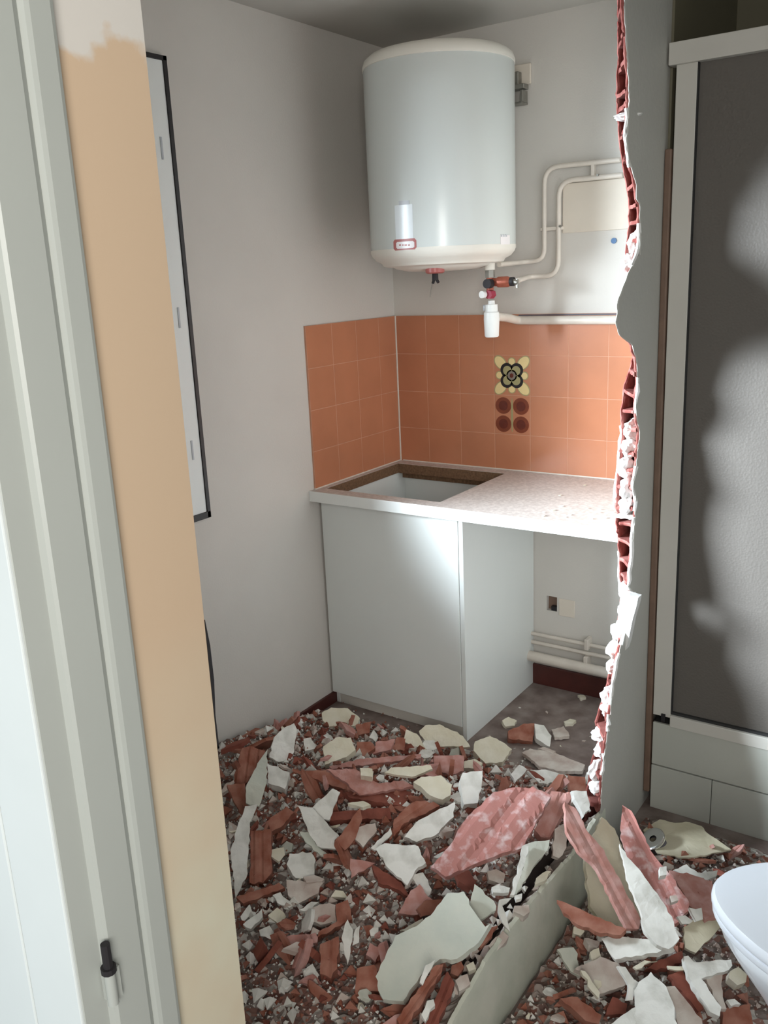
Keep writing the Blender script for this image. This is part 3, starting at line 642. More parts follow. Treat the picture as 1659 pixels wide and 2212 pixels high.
# the bed of fine debris
def bedmat():
    m = bpy.data.materials.new('fine_mixed_debris'); m.use_nodes = True; nt = m.node_tree; L = nt.links; b = nt.nodes['Principled BSDF']; b.inputs['Roughness'].default_value = 0.95
    tc = nt.nodes.new('ShaderNodeTexCoord'); v = nt.nodes.new('ShaderNodeTexVoronoi'); v.inputs['Scale'].default_value = 60; L.new(tc.outputs['Object'], v.inputs['Vector'])
    sp = nt.nodes.new('ShaderNodeSeparateColor'); L.new(v.outputs['Color'], sp.inputs[0])
    r = nt.nodes.new('ShaderNodeValToRGB'); r.color_ramp.interpolation = 'CONSTANT'; e = r.color_ramp.elements
    cols = [(0, (.20, .155, .135)), (.22, (.22, .10, .075)), (.38, (.32, .26, .23)), (.60, (.15, .09, .075)), (.72, (.46, .43, .39)), (.84, (.28, .15, .12))]
    e[0].color = (*cols[0][1], 1); e[1].position = cols[1][0]; e[1].color = (*cols[1][1], 1)
    for p, c in cols[2:]: q = e.new(p); q.color = (*c, 1)
    L.new(sp.outputs[0], r.inputs[0]); L.new(r.outputs[0], b.inputs['Base Color'])
    bp = nt.nodes.new('ShaderNodeBump'); bp.inputs['Strength'].default_value = 0.8; bp.inputs['Distance'].default_value = 0.008; L.new(v.outputs['Distance'], bp.inputs['Height']); L.new(bp.outputs['Normal'], b.inputs['Normal'])
    return m
M['bed'] = bedmat()
def bed(name, x0, x1, y0, y1, label):
    bm = bmesh.new(); nx, ny = int((x1-x0)/.011), int((y1-y0)/.011); g = []
    for i in range(nx+1):
        row = []
        for j in range(ny+1):
            x, y = x0+(x1-x0)*i/nx, y0+(y1-y0)*j/ny; h = H(x, y)
            z = h+(0.018*noise.noise(Vector((x*20, y*20, 1)))+0.014*noise.noise(Vector((x*52, y*52, 5)))+0.008*noise.noise(Vector((x*110, y*110, 9))))*min(1, h*30)-0.004
            row.append(bm.verts.new((x, y, z)))
        g.append(row)
    for i in range(nx):
        for j in range(ny):
            f = [g[i][j], g[i+1][j], g[i+1][j+1], g[i][j+1]]
            if max(v.co.z for v in f) > -0.0035: bm.faces.new(f)
    bm.verts.ensure_lookup_table(); bmesh.ops.delete(bm, geom=[v for v in bm.verts if not v.link_faces], context='VERTS')
    return obj(name, bm, 'bed', kind='stuff', label=label, category='debris')
bed('fine_debris', 0.013, 1.197, -2.4, -0.60, 'fine grey and pink debris under the rubble on the kitchen floor')
bed('fine_debris', 1.302, 2.4, -2.4, -0.65, 'fine dark debris under the rubble on the bathroom floor')

def outline(pts, step, amp, seed):
    out = []; n = len(pts)
    for i in range(n):
        a, b = Vector(pts[i]), Vector(pts[(i+1) % n]); L = (b-a).length; k = max(1, int(L/step)); nrm = Vector((-(b-a).y, (b-a).x))/(L+1e-9)
        for j in range(k):
            p = a+(b-a)*(j/k); s = noise.noise(Vector((p.x*90+seed, p.y*90, seed)))+.5*noise.noise(Vector((p.x*260, p.y*260+seed, seed)))
            out.append(p+nrm*(amp*s if j else amp*.4*s))
    return out
def slab(pts, th, rib=None, amp=0.0025, seed=0, grid=0.022, warp=0.003):
    """pts: local 2-D outline; top face at z=0, body below. rib=(angle, period, depth) makes a fluted clay face"""
    o = outline(pts, 0.011, amp, seed); bm = bmesh.new()
    vsx = [bm.verts.new((p.x, p.y, 0)) for p in o]
    try: f = bm.faces.new(vsx)
    except ValueError: return bm
    bmesh.ops.triangulate(bm, faces=[f]); 
    xs = [p.x for p in o]; ys = [p.y for p in o]; R_ = max(max(xs)-min(xs), max(ys)-min(ys))
    ang = rib[0] if rib else seed; u = Vector((math.cos(ang), math.sin(ang), 0)); v = Vector((-u.y, u.x, 0))
    su = rib[1]/5 if rib else grid
    for d, s in ((u, su), (v, grid)):
        s = max(s, R_/26); k = int(R_/s)+2
        for i in range(-k, k+1):
            bmesh.ops.bisect_plane(bm, geom=bm.verts[:]+bm.edges[:]+bm.faces[:], plane_co=d*(i*s+.0007), plane_no=d, dist=1e-5)
    top = bm.faces[:]
    r = bmesh.ops.extrude_face_region(bm, geom=top)
    nv = [e for e in r['geom'] if isinstance(e, bmesh.types.BMVert)]; ns = set(nv)
    for q in nv: q.co.z -= th
    for q in bm.verts:
        p = q.co; w_ = warp*(noise.noise(Vector((p.x*14+seed, p.y*14, 0)))+.4*noise.noise(Vector((p.x*50, p.y*50, seed))))
        if rib:
            ph = (p.x*u.x+p.y*u.y)/rib[1]; fr = ph-math.floor(ph); g = 0 if fr > .22 else -1
            if q not in ns: w_ += rib[2]*g
        if q in ns: q.co.x += 0.002*noise.noise(p*80); q.co.y += 0.002*noise.noise(p*70+Vector((5, 0, 0)))
        q.co.z += w_
    return bm
NC = {'A': (460, 1480, 3.0222), 'B': (900, 1480, 3.022), 'C': (1200, 1500, 3.107)}
def piece(crop, poly, m, name, label, cat, th=.014, dz=.02, n=(0, 0, 1), rib=None, zfix=None, group=None, amp=.0045):
    ox, oy, s = NC[crop]; px = [(ox+a/s, oy+b/s) for a, b in poly]
    cxp = sum(p[0] for p in px)/len(px); cyp = sum(p[1] for p in px)/len(px); nrm = Vector(n).normalized()
    d = dz
    for _ in range(14):
        P = ground(cxp, cyp, d) if zfix is None else un(cxp, cyp, 2, zfix)
        W = [unplane(x, y, P, nrm) for x, y in px]
        gap = min(q.z-H(q.x, q.y) for q in W)
        if zfix is not None or gap > 0.010: break
        d += max(.004, .5*(0.010-gap))
    ex = Vector((1, 0, 0)); ex = (ex-nrm*ex.dot(nrm)).normalized(); ey = nrm.cross(ex); c = sum(W, Vector())/len(W)
    loc = [((q-c).dot(ex), (q-c).dot(ey)) for q in W]
    if rib:   # rib direction given as two photo points
        (ax, ay), (bx, by) = rib[0]; a_ = unplane(ox+ax/s, oy+ay/s, P, nrm); b_ = unplane(ox+bx/s, oy+by/s, P, nrm); dd = b_-a_
        rib = (math.atan2(dd.dot(ey), dd.dot(ex))+math.pi/2, rib[1], rib[2])
    if sum(loc[i][0]*loc[(i+1) % len(loc)][1]-loc[(i+1) % len(loc)][0]*loc[i][1] for i in range(len(loc))) < 0: loc = loc[::-1]
    bm = slab(loc, th, rib, amp, random.uniform(0, 50))
    o = obj(name, bm, m, label=label, category=cat)
    o.matrix_world = Matrix.Translation(c) @ Matrix((ex, ey, nrm)).transposed().to_4x4()
    if group: o['group'] = group
    return o
PC, TS = 'plaster_chunk', 'terracotta_shard'
up = (0, 0, 1); tc_ = (.30, -.36, .88); tc2 = (.42, -.50, .75); tl_n = (-.35, -.1, .93); ta = (-.2, .3, .93); trn = (.45, 0, .9)
S = [
# crop, poly, material, name, label, th, dz, normal, rib
('A', [(710,180),(770,145),(880,150),(960,215),(930,265),(760,270),(715,230)], 'C', PC, 'cream plaster chunk lying against the cabinet plinth beside the dark skirting', .022, .02, tc_),
('A', [(530,250),(550,290),(520,480),(430,500),(370,470),(400,340),(460,280)], 'W', PC, 'pale plaster sheet propped against the left wall in front of the skirting', .010, .03, (.70, -.3, .65)),
('A', [(190,410),(240,395),(340,430),(280,560),(190,660),(130,640),(165,480)], 'T', TS, 'thick red brick piece standing at the left wall behind the long white plank', .03, .03, (.5, -.5, .7), ((190,420),(160,640),.030,.004)),
('A', [(90,650),(210,640),(215,800),(190,850),(110,700)], 'T', TS, 'red brick wedge half hidden by the door jamb below the upper left brick', .02, .03, (.5, -.4, .76)),
('A', [(100,890),(170,930),(110,1010)], 'D', PC, 'small dusty plaster wedge touching the door jamb', .012, .02, tc_),
('A', [(355,420),(350,640),(300,790),(215,770),(215,670),(290,510)], 'G', PC, 'upper half of the long pale splinter of plaster at the far left', .012, .09, (.55, -.45, .7)),
('A', [(290,780),(240,900),(232,1100),(215,1260),(150,1390),(115,1100),(150,950),(210,790)], 'W', PC, 'long white plaster plank running down beside the door jamb', .012, .09, (.50, -.45, .74)),
('A', [(355,510),(500,570),(470,680),(360,640)], 'W', PC, 'squarish white block right of the long pale splinter', .035, .05, tc_),
('A', [(250,950),(380,940),(380,1230),(330,1290),(240,1290)], 'T', TS, 'upright reddish brown brick tube beside the white plank', .035, .05, (.35, -.45, .82), ((300,950),(300,1290),.028,.003)),
('A', [(480,790),(530,830),(440,930),(380,960),(360,890)], 'T', TS, 'orange brown brick stick above the upright brick tube', .025, .06, tc_),
('A', [(150,1385),(430,1290),(470,1320),(200,1430)], 'T', TS, 'narrow orange brick stick under the white plank foot', .02, .03, tc_),
('A', [(500,1100),(640,1090),(670,1140),(650,1260),(540,1260),(480,1170)], 'W', PC, 'rounded pale plaster lump right of the upright brick tube', .04, .04, tc_),
('A', [(480,1270),(720,1290),(690,1360),(550,1430),(490,1370)], 'D', PC, 'flat dusty pink slab below the rounded plaster lump', .018, .02, tc_),
('A', [(740,550),(920,545),(1080,640),(1240,620),(1320,660),(1130,690),(960,720),(860,630)], 'P', TS, 'long flat pinkish brick leaf across the top of the heap', .014, .05, tc_, ((740,550),(980,700),.030,.003)),
('A', [(600,560),(740,550),(980,660),(900,690),(760,650),(640,600)], 'T', TS, 'thin reddish brick leaf fanning left under the long pinkish one', .014, .03, tc_),
('A', [(760,530),(960,480),(1360,450),(1360,475),(1000,520),(780,548)], 'P', TS, 'very long thin brick strip at the back of the heap', .014, .03, tc_),
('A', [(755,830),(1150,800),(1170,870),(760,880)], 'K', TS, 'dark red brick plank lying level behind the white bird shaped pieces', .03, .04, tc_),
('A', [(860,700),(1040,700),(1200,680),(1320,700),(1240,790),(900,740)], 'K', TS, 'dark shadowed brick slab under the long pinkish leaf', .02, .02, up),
('A', [(1180,880),(1300,760),(1440,760),(1480,790),(1250,900),(1180,990)], 'T', TS, 'orange brown brick slab behind the long white plaster bar', .03, .04, tc_, ((1180,960),(1460,770),.03,.004)),
('A', [(780,675),(830,700),(790,800),(760,880),(690,880),(650,800)], 'W', PC, 'upright wing of the white bird shaped plaster', .012, .09, tc2),
('A', [(555,785),(650,800),(760,920),(850,1010),(850,1090),(680,1050),(620,950)], 'W', PC, 'broad lower wing of the white bird shaped plaster', .012, .08, (.25, -.55, .8)),
('A', [(565,955),(620,960),(690,1060),(800,1130),(700,1110),(600,1020)], 'G', PC, 'thin grey green splinter under the bird shaped plaster', .008, .06, tc_),
('A', [(960,800),(975,870),(930,1000),(860,1080),(800,1020)], 'T', TS, 'leaf shaped orange shard right of the bird shaped plaster', .014, .08, tc2),
('A', [(880,770),(980,755),(1030,780),(980,800)], 'C', PC, 'small flat cream flake above the dark brick plank', .01, .08, up),
('A', [(1120,570),(1160,540),(1420,520),(1435,545),(1300,600),(1230,590)], 'C', PC, 'long pale flake on the right end of the pinkish brick leaf', .012, .07, tc_),
('A', [(960,540),(1040,545),(1040,600),(965,590)], 'C', PC, 'small cream cube on top of the pinkish brick leaf', .03, .08, tc_),
('A', [(1310,630),(1360,600),(1490,590),(1560,650),(1550,720),(1500,750),(1420,720)], 'C', PC, 'cream plaster chunk left of the tall white block', .03, .06, tc_),
('A', [(1250,990),(1320,900),(1480,810),(1580,760),(1570,860),(1450,980),(1330,1020)], 'W', PC, 'bright white plaster bar pointing to the ribbed brick slab', .03, .08, tc2),
('A', [(930,930),(1060,900),(1070,950),(980,1060),(930,1010)], 'D', PC, 'rounded pinkish lump between the orange leaf and white bar', .02, .06, tc2),
('A', [(1030,1060),(1160,930),(1170,970),(1060,1080)], 'W', PC, 'narrow white finger left of the bright plaster bar', .012, .07, tc2),
('A', [(1060,1070),(1120,1030),(1340,1050),(1390,1160),(1320,1210),(1270,1310),(1150,1200)], 'W', PC, 'large white plaster triangle in the middle of the heap', .016, .08, (.15, -.45, .88)),
('A', [(900,1260),(895,1130),(1060,1160)], 'P', TS, 'pink brick triangle left of the large white triangle', .012, .05, tc2),
('A', [(1040,1170),(1230,1290),(1300,1400),(1200,1330),(1080,1290)], 'K', TS, 'dark brown brick strip under the large white triangle', .02, .03, tc_),
('A', [(1345,300),(1390,260),(1480,255),(1632,330),(1680,400),(1400,400)], 'C', PC, 'large pale slab resting against the cabinet bottom corner', .016, .04, (.25, -.6, .75)),
('A', [(1260,290),(1330,320),(1400,430),(1310,400),(1250,370)], 'C', PC, 'pale leaf of plaster left of the slab at the cabinet corner', .012, .03, tc2),
('A', [(1200,340),(1260,340),(1250,430),(1170,420)], 'T', TS, 'small orange brick piece beside the pale leaf at the cabinet', .02, .02, tc_),
('A', [(720,400),(800,340),(900,340),(930,420),(870,470),(730,520)], 'C', PC, 'crumbling pale chunk at the back left of the heap', .03, .02, tc_),
('A', [(590,350),(640,340),(680,420),(600,430)], 'W', PC, 'pale chip left of the crumbling back chunk', .02, .02, tc_),
('A', [(700,340),(750,310),(785,350),(740,360)], 'W', PC, 'small pale flake above the crumbling back chunk', .01, .02, up),
('A', [(1020,340),(1050,290),(1080,340),(1060,370)], 'W', PC, 'small upright pale chip in front of the cabinet door', .01, .02, tc2),
('A', [(930,260),(1030,240),(1020,310),(940,330)], 'T', TS, 'orange brick bit right of the cream chunk at the plinth', .02, .015, tc_),
('A', [(940,370),(1030,370),(1060,410),(980,470),(930,450)], 'T', TS, 'brown brick piece in the middle of the back of the heap', .02, .015, tc_),
('A', [(1060,370),(1190,350),(1160,420),(1040,450)], 'P', TS, 'dusty pink shard just before the cabinet door', .015, .015, tc_),
('A', [(1440,460),(1640,460),(1640,560),(1540,590),(1440,530)], 'P', TS, 'dusty orange brick lump in front of the cabinet corner', .02, .02, tc_),
('A', [(390,1370),(440,1350),(520,1440),(500,1455),(420,1420)], 'W', PC, 'oval pale chip below the dusty pink slab, left side', .015, .02, tc_),
('A', [(770,1380),(800,1340),(850,1345),(880,1390)], 'C', PC, 'half round cream chip above the hooked orange brick', .015, .02, tc_),
('A', [(180,1510),(240,1430),(255,1480),(195,1550)], 'W', PC, 'white chip nearest the door jamb, left of a similar one', .012, .02, tc_),
('A', [(195,1560),(320,1460),(325,1510),(250,1590)], 'W', PC, 'white chip just right of the one at the door jamb', .015, .02, tc_),
('A', [(560,1470),(640,1410),(690,1415),(640,1470)], 'W', PC, 'small pale flake left of the dusty patch of plaster', .012, .03, tc_),
('A', [(600,1480),(700,1430),(800,1430),(805,1540),(700,1565),(610,1535)], 'D', PC, 'dusty grey plaster slab left of the hooked orange brick', .02, .02, tc_),
('A', [(360,1500),(420,1450),(480,1510),(430,1560)], 'C', PC, 'pale rounded chip left of the dusty grey slab', .02, .02, tc_),
('A', [(300,1600),(370,1570),(400,1620),(400,1660),(310,1640)], 'W', PC, 'curved pale flake above the long brown stick', .008, .02, tc2),
('A', [(800,1430),(880,1400),(910,1530),(830,1570),(680,1650),(690,1610),(810,1540)], 'T', TS, 'hooked orange brick piece low in the heap', .025, .03, tc_),
('A', [(370,1700),(450,1640),(670,1620),(680,1680),(520,1720)], 'P', TS, 'long brown pointed stick lying to the left', .02, .02, tc_),
('A', [(700,1690),(820,1640),(810,1850),(770,1910),(700,1880)], 'T', TS, 'red brick block standing in the lower heap', .045, .04, (.25, -.35, .9), ((760,1660),(750,1900),.03,.003)),
('A', [(860,1560),(880,1530),(915,1600),(900,1740),(880,1830),(840,1650)], 'W', PC, 'upright white splinter right of the red brick block', .010, .04, tc2),
('A', [(930,1590),(960,1570),(955,1680),(910,1700)], 'W', PC, 'short white splinter beside the upright one', .010, .03, tc2),
('A', [(1020,1680),(1100,1720),(1060,1810),(1000,1760)], 'P', TS, 'pinkish brick chip left of the large grey slab', .02, .02, tc_),
('A', [(940,1850),(1050,1820),(1110,1950),(1110,1990),(930,2020)], 'T', TS, 'orange brick tile at the lower left of the large grey slab', .02, .02, tc_),
('A', [(590,1870),(650,1820),(690,1900),(650,1940),(600,1900)], 'W', PC, 'pale chip below left of the red brick block', .02, .02, tc_),
('A', [(1150,1620),(1280,1650),(1280,1700),(1180,1690)], 'W', PC, 'pale rectangular chip touching the large grey slab', .02, .02, tc_),
('A', [(1020,1590),(1080,1580),(1080,1640),(1030,1640)], 'W', PC, 'small square pale chip left of the rectangular chip', .02, .02, tc_),
('A', [(1210,1490),(1290,1340),(1350,1300),(1430,1400),(1430,1480),(1330,1500)], 'P', TS, 'pink brick piece dusted white above the large grey slab', .03, .05, tc2),
('A', [(1220,1600),(1370,1520),(1380,1570),(1280,1620)], 'C', PC, 'pale flake below the pink brick dusted white', .015, .03, tc_),
('A', [(1290,1240),(1370,1220),(1430,1330),(1400,1390),(1330,1300)], 'W', PC, 'white slip under the tip of the large white triangle', .012, .05, tc_),
('B', [(380,370),(480,330),(560,370),(620,420),(560,500),(450,510),(370,430)], 'C', PC, 'crumbled yellowish plaster mound at the cabinet foot', .03, .02, tc_),
('B', [(595,300),(700,250),(770,250),(760,370),(600,350)], 'T', TS, 'orange brick with a broken corner on the bare floor', .035, .035, tc_),
('B', [(770,250),(830,260),(880,330),(870,400),(780,350)], 'W', PC, 'white plaster lump right of the orange brick on the bare floor', .025, .025, tc_),
('B', [(560,230),(600,205),(655,230),(640,265),(580,270)], 'C', PC, 'small cream chip alone on the bare floor by the cabinet', .02, .02, tc_),
('B', [(960,235),(1000,220),(1040,230),(1020,250),(970,250)], 'C', PC, 'small cream chip on the bare floor near the broken wall', .012, .012, up),
('B', [(1050,65),(1090,62),(1105,80),(1070,90)], 'C', PC, 'tiny cream chip below the dark skirting', .01, .01, up),
('B', [(790,410),(830,405),(910,430),(890,450)], 'D', PC, 'flat dusty flake before the white lump on the bare floor', .01, .02, up),
('B', [(690,440),(740,410),(900,440),(1100,520),(1080,560),(940,560),(800,530)], 'D', PC, 'wide dusty sheet of plaster before the orange brick', .012, .02, up),
('B', [(880,290),(960,265),(1000,330),(900,340)], 'D', PC, 'pale dusty flake on the floor right of the white lump', .012, .015, up),
('B', [(720,560),(840,550),(1000,590),(980,640),(800,640)], 'W', PC, 'grey white sheet behind the ribbed brick slab', .012, .03, tc_),
('B', [(615,580),(670,520),(720,550),(640,640)], 'W', PC, 'white tilted chip behind the ribbed brick slab', .02, .04, tc2),
('B', [(300,500),(380,480),(430,510),(400,545),(310,540)], 'C', PC, 'pale chip behind the tall white block', .02, .04, tc_),
('B', [(300,570),(430,560),(430,620),(400,770),(310,780),(285,640)], 'W', PC, 'bright tall white block left of the ribbed brick slab', .05, .09, tc2),
('B', [(990,590),(1100,600),(1110,690),(1000,690)], 'T', TS, 'reddish brick chip at the foot of the broken wall', .03, .04, tc_),
('B', [(1110,570),(1150,560),(1180,600),(1150,670),(1110,640)], 'W', PC, 'white lump at the foot of the broken wall', .03, .05, tc_),
('B', [(1010,690),(1110,690),(1130,780),(1090,860),(1060,790)], 'W', PC, 'dusty pinkish white chunk above the long pink strip', .03, .06, tc2),
('B', [(500,700),(620,670),(760,660),(880,720),(730,980),(700,1050),(360,1170),(190,1250),(90,1180),(200,1060),(330,850)], 'P2', TS, 'largest pink ribbed brick slab dusted with white, centre of the heap', .022, .12, (.26, -.42, .87), ((700,670),(300,1190),.072,.005)),
('B', [(880,690),(1000,700),(1010,740),(870,990),(810,990),(770,940)], 'P', TS, 'pink brick tube lying along the right of the ribbed slab', .035, .11, (.26, -.42, .87), ((940,700),(830,980),.04,.004)),
('B', [(900,940),(980,900),(980,1060),(930,1130),(890,1110)], 'D', PC, 'dusty pink wedge right of the tube below the ribbed slab', .02, .07, tc2),
('B', [(740,1030),(870,1010),(850,1080),(760,1190),(650,1370),(620,1360),(700,1130)], 'G', PC, 'long grey green plaster blade with a white broken rim', .014, .08, (.35, -.3, .88)),
('B', [(690,1050),(740,1030),(700,1180),(640,1370),(610,1370),(660,1200)], 'W', PC, 'white broken sliver along the grey green blade', .012, .09, (.35, -.3, .88)),
('B', [(460,1220),(520,1200),(580,1230),(570,1290),(470,1270)], 'D', PC, 'brownish lump in the shade below the ribbed slab', .02, .03, tc_),
('B', [(490,1320),(530,1300),(610,1320),(600,1350),(500,1355)], 'W', PC, 'bright oval chip below the ribbed slab', .016, .06, tc_),
('B', [(640,1375),(690,1360),(690,1390),(650,1400)], 'W', PC, 'small bright chip at the foot of the grey green blade', .016, .07, tc_),
('B', [(780,1260),(850,1210),(880,1215),(830,1280),(770,1300)], 'C', PC, 'cream oval chip beside the standing kerb', .016, .05, tc_),
('B', [(640,1440),(730,1430),(740,1480),(700,1510),(630,1480)], 'D', PC, 'white dusted lump beside the standing kerb', .03, .06, tc_),
('B', [(540,1400),(620,1390),(560,1440),(600,1570),(610,1610),(560,1550),(530,1480)], 'W', PC, 'twisted bright white strip beside the kerb', .012, .07, tc2),
('B', [(200,1360),(310,1350),(340,1400),(360,1460),(340,1560),(400,1630),(480,1560),(400,1680),(260,1790),(150,1790),(20,1900),(-90,2060),(-220,2050),(-270,1900),(-210,1790),(-140,1640),(0,1570),(90,1500)], 'G', PC, 'largest grey white plaster slab with ragged edges at the bottom centre', .014, .11, (-.05, -.34, .94)),
('B', [(380,1300),(430,1340),(520,1440),(520,1470),(400,1540),(350,1640),(340,1600),(380,1490),(350,1440)], 'G', PC, 'grey white winged piece right of the largest grey slab', .012, .10, tc_),
('B', [(400,1690),(490,1580),(530,1570),(470,1660),(420,1720)], 'T', TS, 'thin orange strip along the right of the largest grey slab', .015, .05, tc_),
('B', [(470,1700),(560,1600),(600,1640),(560,1700),(490,1760)], 'D', PC, 'pinkish rubble lump between grey slab and kerb', .03, .04, tc_),
('B', [(320,1830),(370,1800),(390,1850),(340,1870)], 'C', PC, 'small pale chip between the kerb and dark brick tubes', .02, .04, tc_),
('B', [(230,1830),(290,1800),(310,1840),(270,1900),(220,1880)], 'T', TS, 'red chip below the largest grey slab', .02, .04, tc_),
('B', [(250,1930),(330,1880),(350,1950),(280,2000)], 'D', PC, 'crumbling pale lump beside the dark brick tubes', .03, .04, tc_),
('B', [(120,1830),(175,1820),(160,1880),(-60,2210),(-110,2215),(-130,2180),(40,1950)], 'T', TS, 'long dark red brick tube at the bottom edge, left one', .04, .08, tc_, ((150,1840),(-100,2200),.03,.004)),
('B', [(200,1870),(250,1950),(140,2215),(40,2215),(130,2030)], 'K', TS, 'dark red brick tube at the bottom edge, right one', .04, .05, tc_, ((230,1880),(90,2210),.03,.004)),
('B', [(20,1940),(60,1830),(120,1790),(100,1840),(40,1960)], 'W', PC, 'bright white chip on the end of the dark brick tubes', .015, .11, tc2),
('B', [(30,2150),(70,2060),(110,2050),(120,2090),(60,2200)], 'W', PC, 'pale oval chip on top of the dark brick tubes', .015, .10, tc_),
# bathroom side
('C', [(310,820),(400,900),(470,1080),(580,1500),(520,1560),(320,1540),(230,1420),(200,1100),(260,930)], 'B', PC, 'yellowish green board of plaster leaning behind the long pink strip', .014, .09, (.55, -.30, .78)),
('B', [(970,760),(1040,800),(1100,930),(1200,1050),(1300,1230),(1460,1520),(1450,1590),(1370,1590),(1280,1400),(1180,1200),(1060,1080),(980,950)], 'P', TS, 'long pink brick strip lying across the standing kerb', .014, .20, (.50, -.28, .82), ((1010,800),(1420,1580),.035,.002)),
('B', [(915,1400),(960,1410),(1100,1480),(1370,1590),(1330,1630),(1200,1620),(1050,1560),(960,1480)], 'T', TS, 'pointed red brick leaf crossing the kerb below the pink strip', .014, .13, (.1, -.3, .95)),
('C', [(450,740),(510,780),(600,960),(660,1080),(740,1170),(900,1400),(890,1450),(800,1540),(680,1350),(560,1180),(480,1060),(435,950)], 'P2', TS, 'big pink brick leaf leaning against the end of the partition', .02, .14, (.15, -.45, .86), ((470,760),(840,1500),.05,.004)),
('C', [(430,1000),(480,1090),(560,1170),(700,1370),(780,1490),(830,1640),(760,1710),(680,1680),(600,1590),(560,1420),(480,1220)], 'W', PC, 'long bright white plaster plank beside the leaning pink leaf', .016, .16, (.25, -.40, .87)),
('C', [(760,1180),(880,1200),(1050,1250),(1100,1480),(1000,1500),(900,1420),(850,1320)], 'P', TS, 'flat dull pink brick slab left of the toilet', .02, .08, up, ((780,1190),(1000,1480),.05,.003)),
('C', [(590,910),(700,840),(800,865),(900,855),(980,880),(1020,930),(1180,1040),(1080,1060),(1000,1080),(890,1090),(830,1090),(680,1060),(620,1000)], 'B', 'card_sheet', 'torn beige sheet lying before the shower base', .004, .03, up),
('C', [(790,1180),(880,1140),(960,1200),(1090,1180),(1080,1220),(990,1250),(900,1230)], 'W', PC, 'thin white slip between the beige sheet and toilet', .012, .06, tc_),
('C', [(310,1640),(370,1620),(620,1640),(790,1700),(680,1730),(400,1780),(350,1720)], 'W', PC, 'white wedge pointing left below the bright plank', .02, .08, (-.1, -.5, .85)),
('C', [(860,1560),(940,1500),(1060,1490),(1110,1560),(940,1735),(870,1700)], 'B', PC, 'beige triangular board between white plank and toilet', .012, .07, tc_),
('C', [(900,1430),(980,1430),(990,1510),(945,1520),(920,1480)], 'W', PC, 'crumpled white chip on the dull pink slab', .015, .11, tc2),
('C', [(820,1490),(870,1480),(925,1520),(900,1540),(850,1540)], 'W', PC, 'small curled white chip at the end of the pink leaf', .012, .12, tc2),
('C', [(700,1160),(745,1150),(745,1210),(700,1220)], 'W', PC, 'white crumb lying on the leaning pink leaf', .02, .18, tc_),
('C', [(770,1350),(810,1345),(825,1380),(780,1395)], 'D', PC, 'pinkish crumb lower on the leaning pink leaf', .015, .16, tc_),
('C', [(130,1840),(300,1760),(420,1800),(500,1900),(460,1960),(300,2010),(200,1880)], 'D', PC, 'dusty beige brown slab right of the kerb near the bottom', .02, .04, tc_),
('C', [(10,1710),(120,1700),(150,1740),(160,1890),(100,1860),(50,1780)], 'G', PC, 'pale green grey leaf of plaster right beside the kerb', .012, .04, tc_),
('C', [(120,1560),(160,1545),(195,1590),(170,1620),(120,1600)], 'C', PC, 'small beige lump in the dark gap beside the kerb', .02, .04, tc_),
('C', [(230,1730),(290,1700),(310,1770),(260,1810)], 'C', PC, 'small pale green chip above the dusty beige slab', .02, .05, tc_),
('C', [(170,1850),(200,1860),(300,2000),(290,2040),(240,1990)], 'C', PC, 'narrow pale finger left of the dusty beige slab', .012, .06, tc_),
('C', [(420,1820),(470,1830),(560,1940),(520,2050),(480,2060),(490,1950)], 'W', PC, 'white branching piece right of the dusty beige slab', .015, .07, tc2),
('C', [(530,1990),(560,1930),(640,1860),(740,1960),(800,2100),(820,2260),(540,2260)], 'W', PC, 'bright white pointed slab at the bottom edge', .018, .09, (-.1, -.25, .95)),
('C', [(350,2230),(480,2130),(545,2090),(560,2230)], 'W', PC, 'bright white corner left of the pointed slab at the bottom', .018, .07, (-.1, -.25, .95)),
('C', [(740,1960),(800,1960),(980,2180),(990,2230),(830,2230)], 'D', PC, 'dull pinkish slab right of the pointed slab', .018, .07, tc_),
('C', [(860,1760),(890,1755),(930,1800),(1180,1780),(1190,1820),(1130,1860),(1010,1890),(980,1910),(1110,2100),(1100,2160),(1040,2130),(890,1890)], 'W', PC, 'dusty white forked piece left of the toilet foot', .02, .09, tc_),
('C', [(1010,1900),(1120,1860),(1110,1950),(1150,2110),(1110,2110)], 'D', PC, 'pinkish grey web inside the dusty white fork', .015, .07, tc_),
('C', [(520,1830),(600,1785),(685,1785),(600,1810),(545,1845)], 'C', PC, 'thin cream sliver left of two in the dark gap', .008, .07, tc_),
('C', [(750,1820),(860,1825),(860,1850),(760,1845)], 'C', PC, 'thin cream sliver right of two in the dark gap', .008, .07, tc_),
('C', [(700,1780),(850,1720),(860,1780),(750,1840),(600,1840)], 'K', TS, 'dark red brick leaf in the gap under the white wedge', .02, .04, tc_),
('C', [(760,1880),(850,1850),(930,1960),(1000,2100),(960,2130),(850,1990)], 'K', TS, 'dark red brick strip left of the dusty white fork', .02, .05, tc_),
('C', [(30,2040),(150,2030),(310,2150),(290,2212),(200,2190)], 'T', TS, 'orange brick lump at the bottom edge right of the kerb', .03, .04, tc_),
('C', [(380,2030),(480,2080),(470,2150),(340,2150)], 'K', TS, 'dark red brick chip left of the bright pointed slab', .02, .03, tc_),
('C', [(1150,2050),(1200,2040),(1245,2080),(1180,2095)], 'W', PC, 'small white chip before the toilet foot', .015, .06, tc_),
('C', [(1120,2110),(1300,2080),(1330,2230),(1120,2230)], 'T', TS, 'orange brick slab before the toilet foot', .02, .03, tc_),
('C', [(1170,1860),(1230,1830),(1285,1880),(1280,1930),(1220,1950),(1165,1900)], 'C', PC, 'round grey green lump at the toilet foot', .03, .05, tc_),
]
PG = []
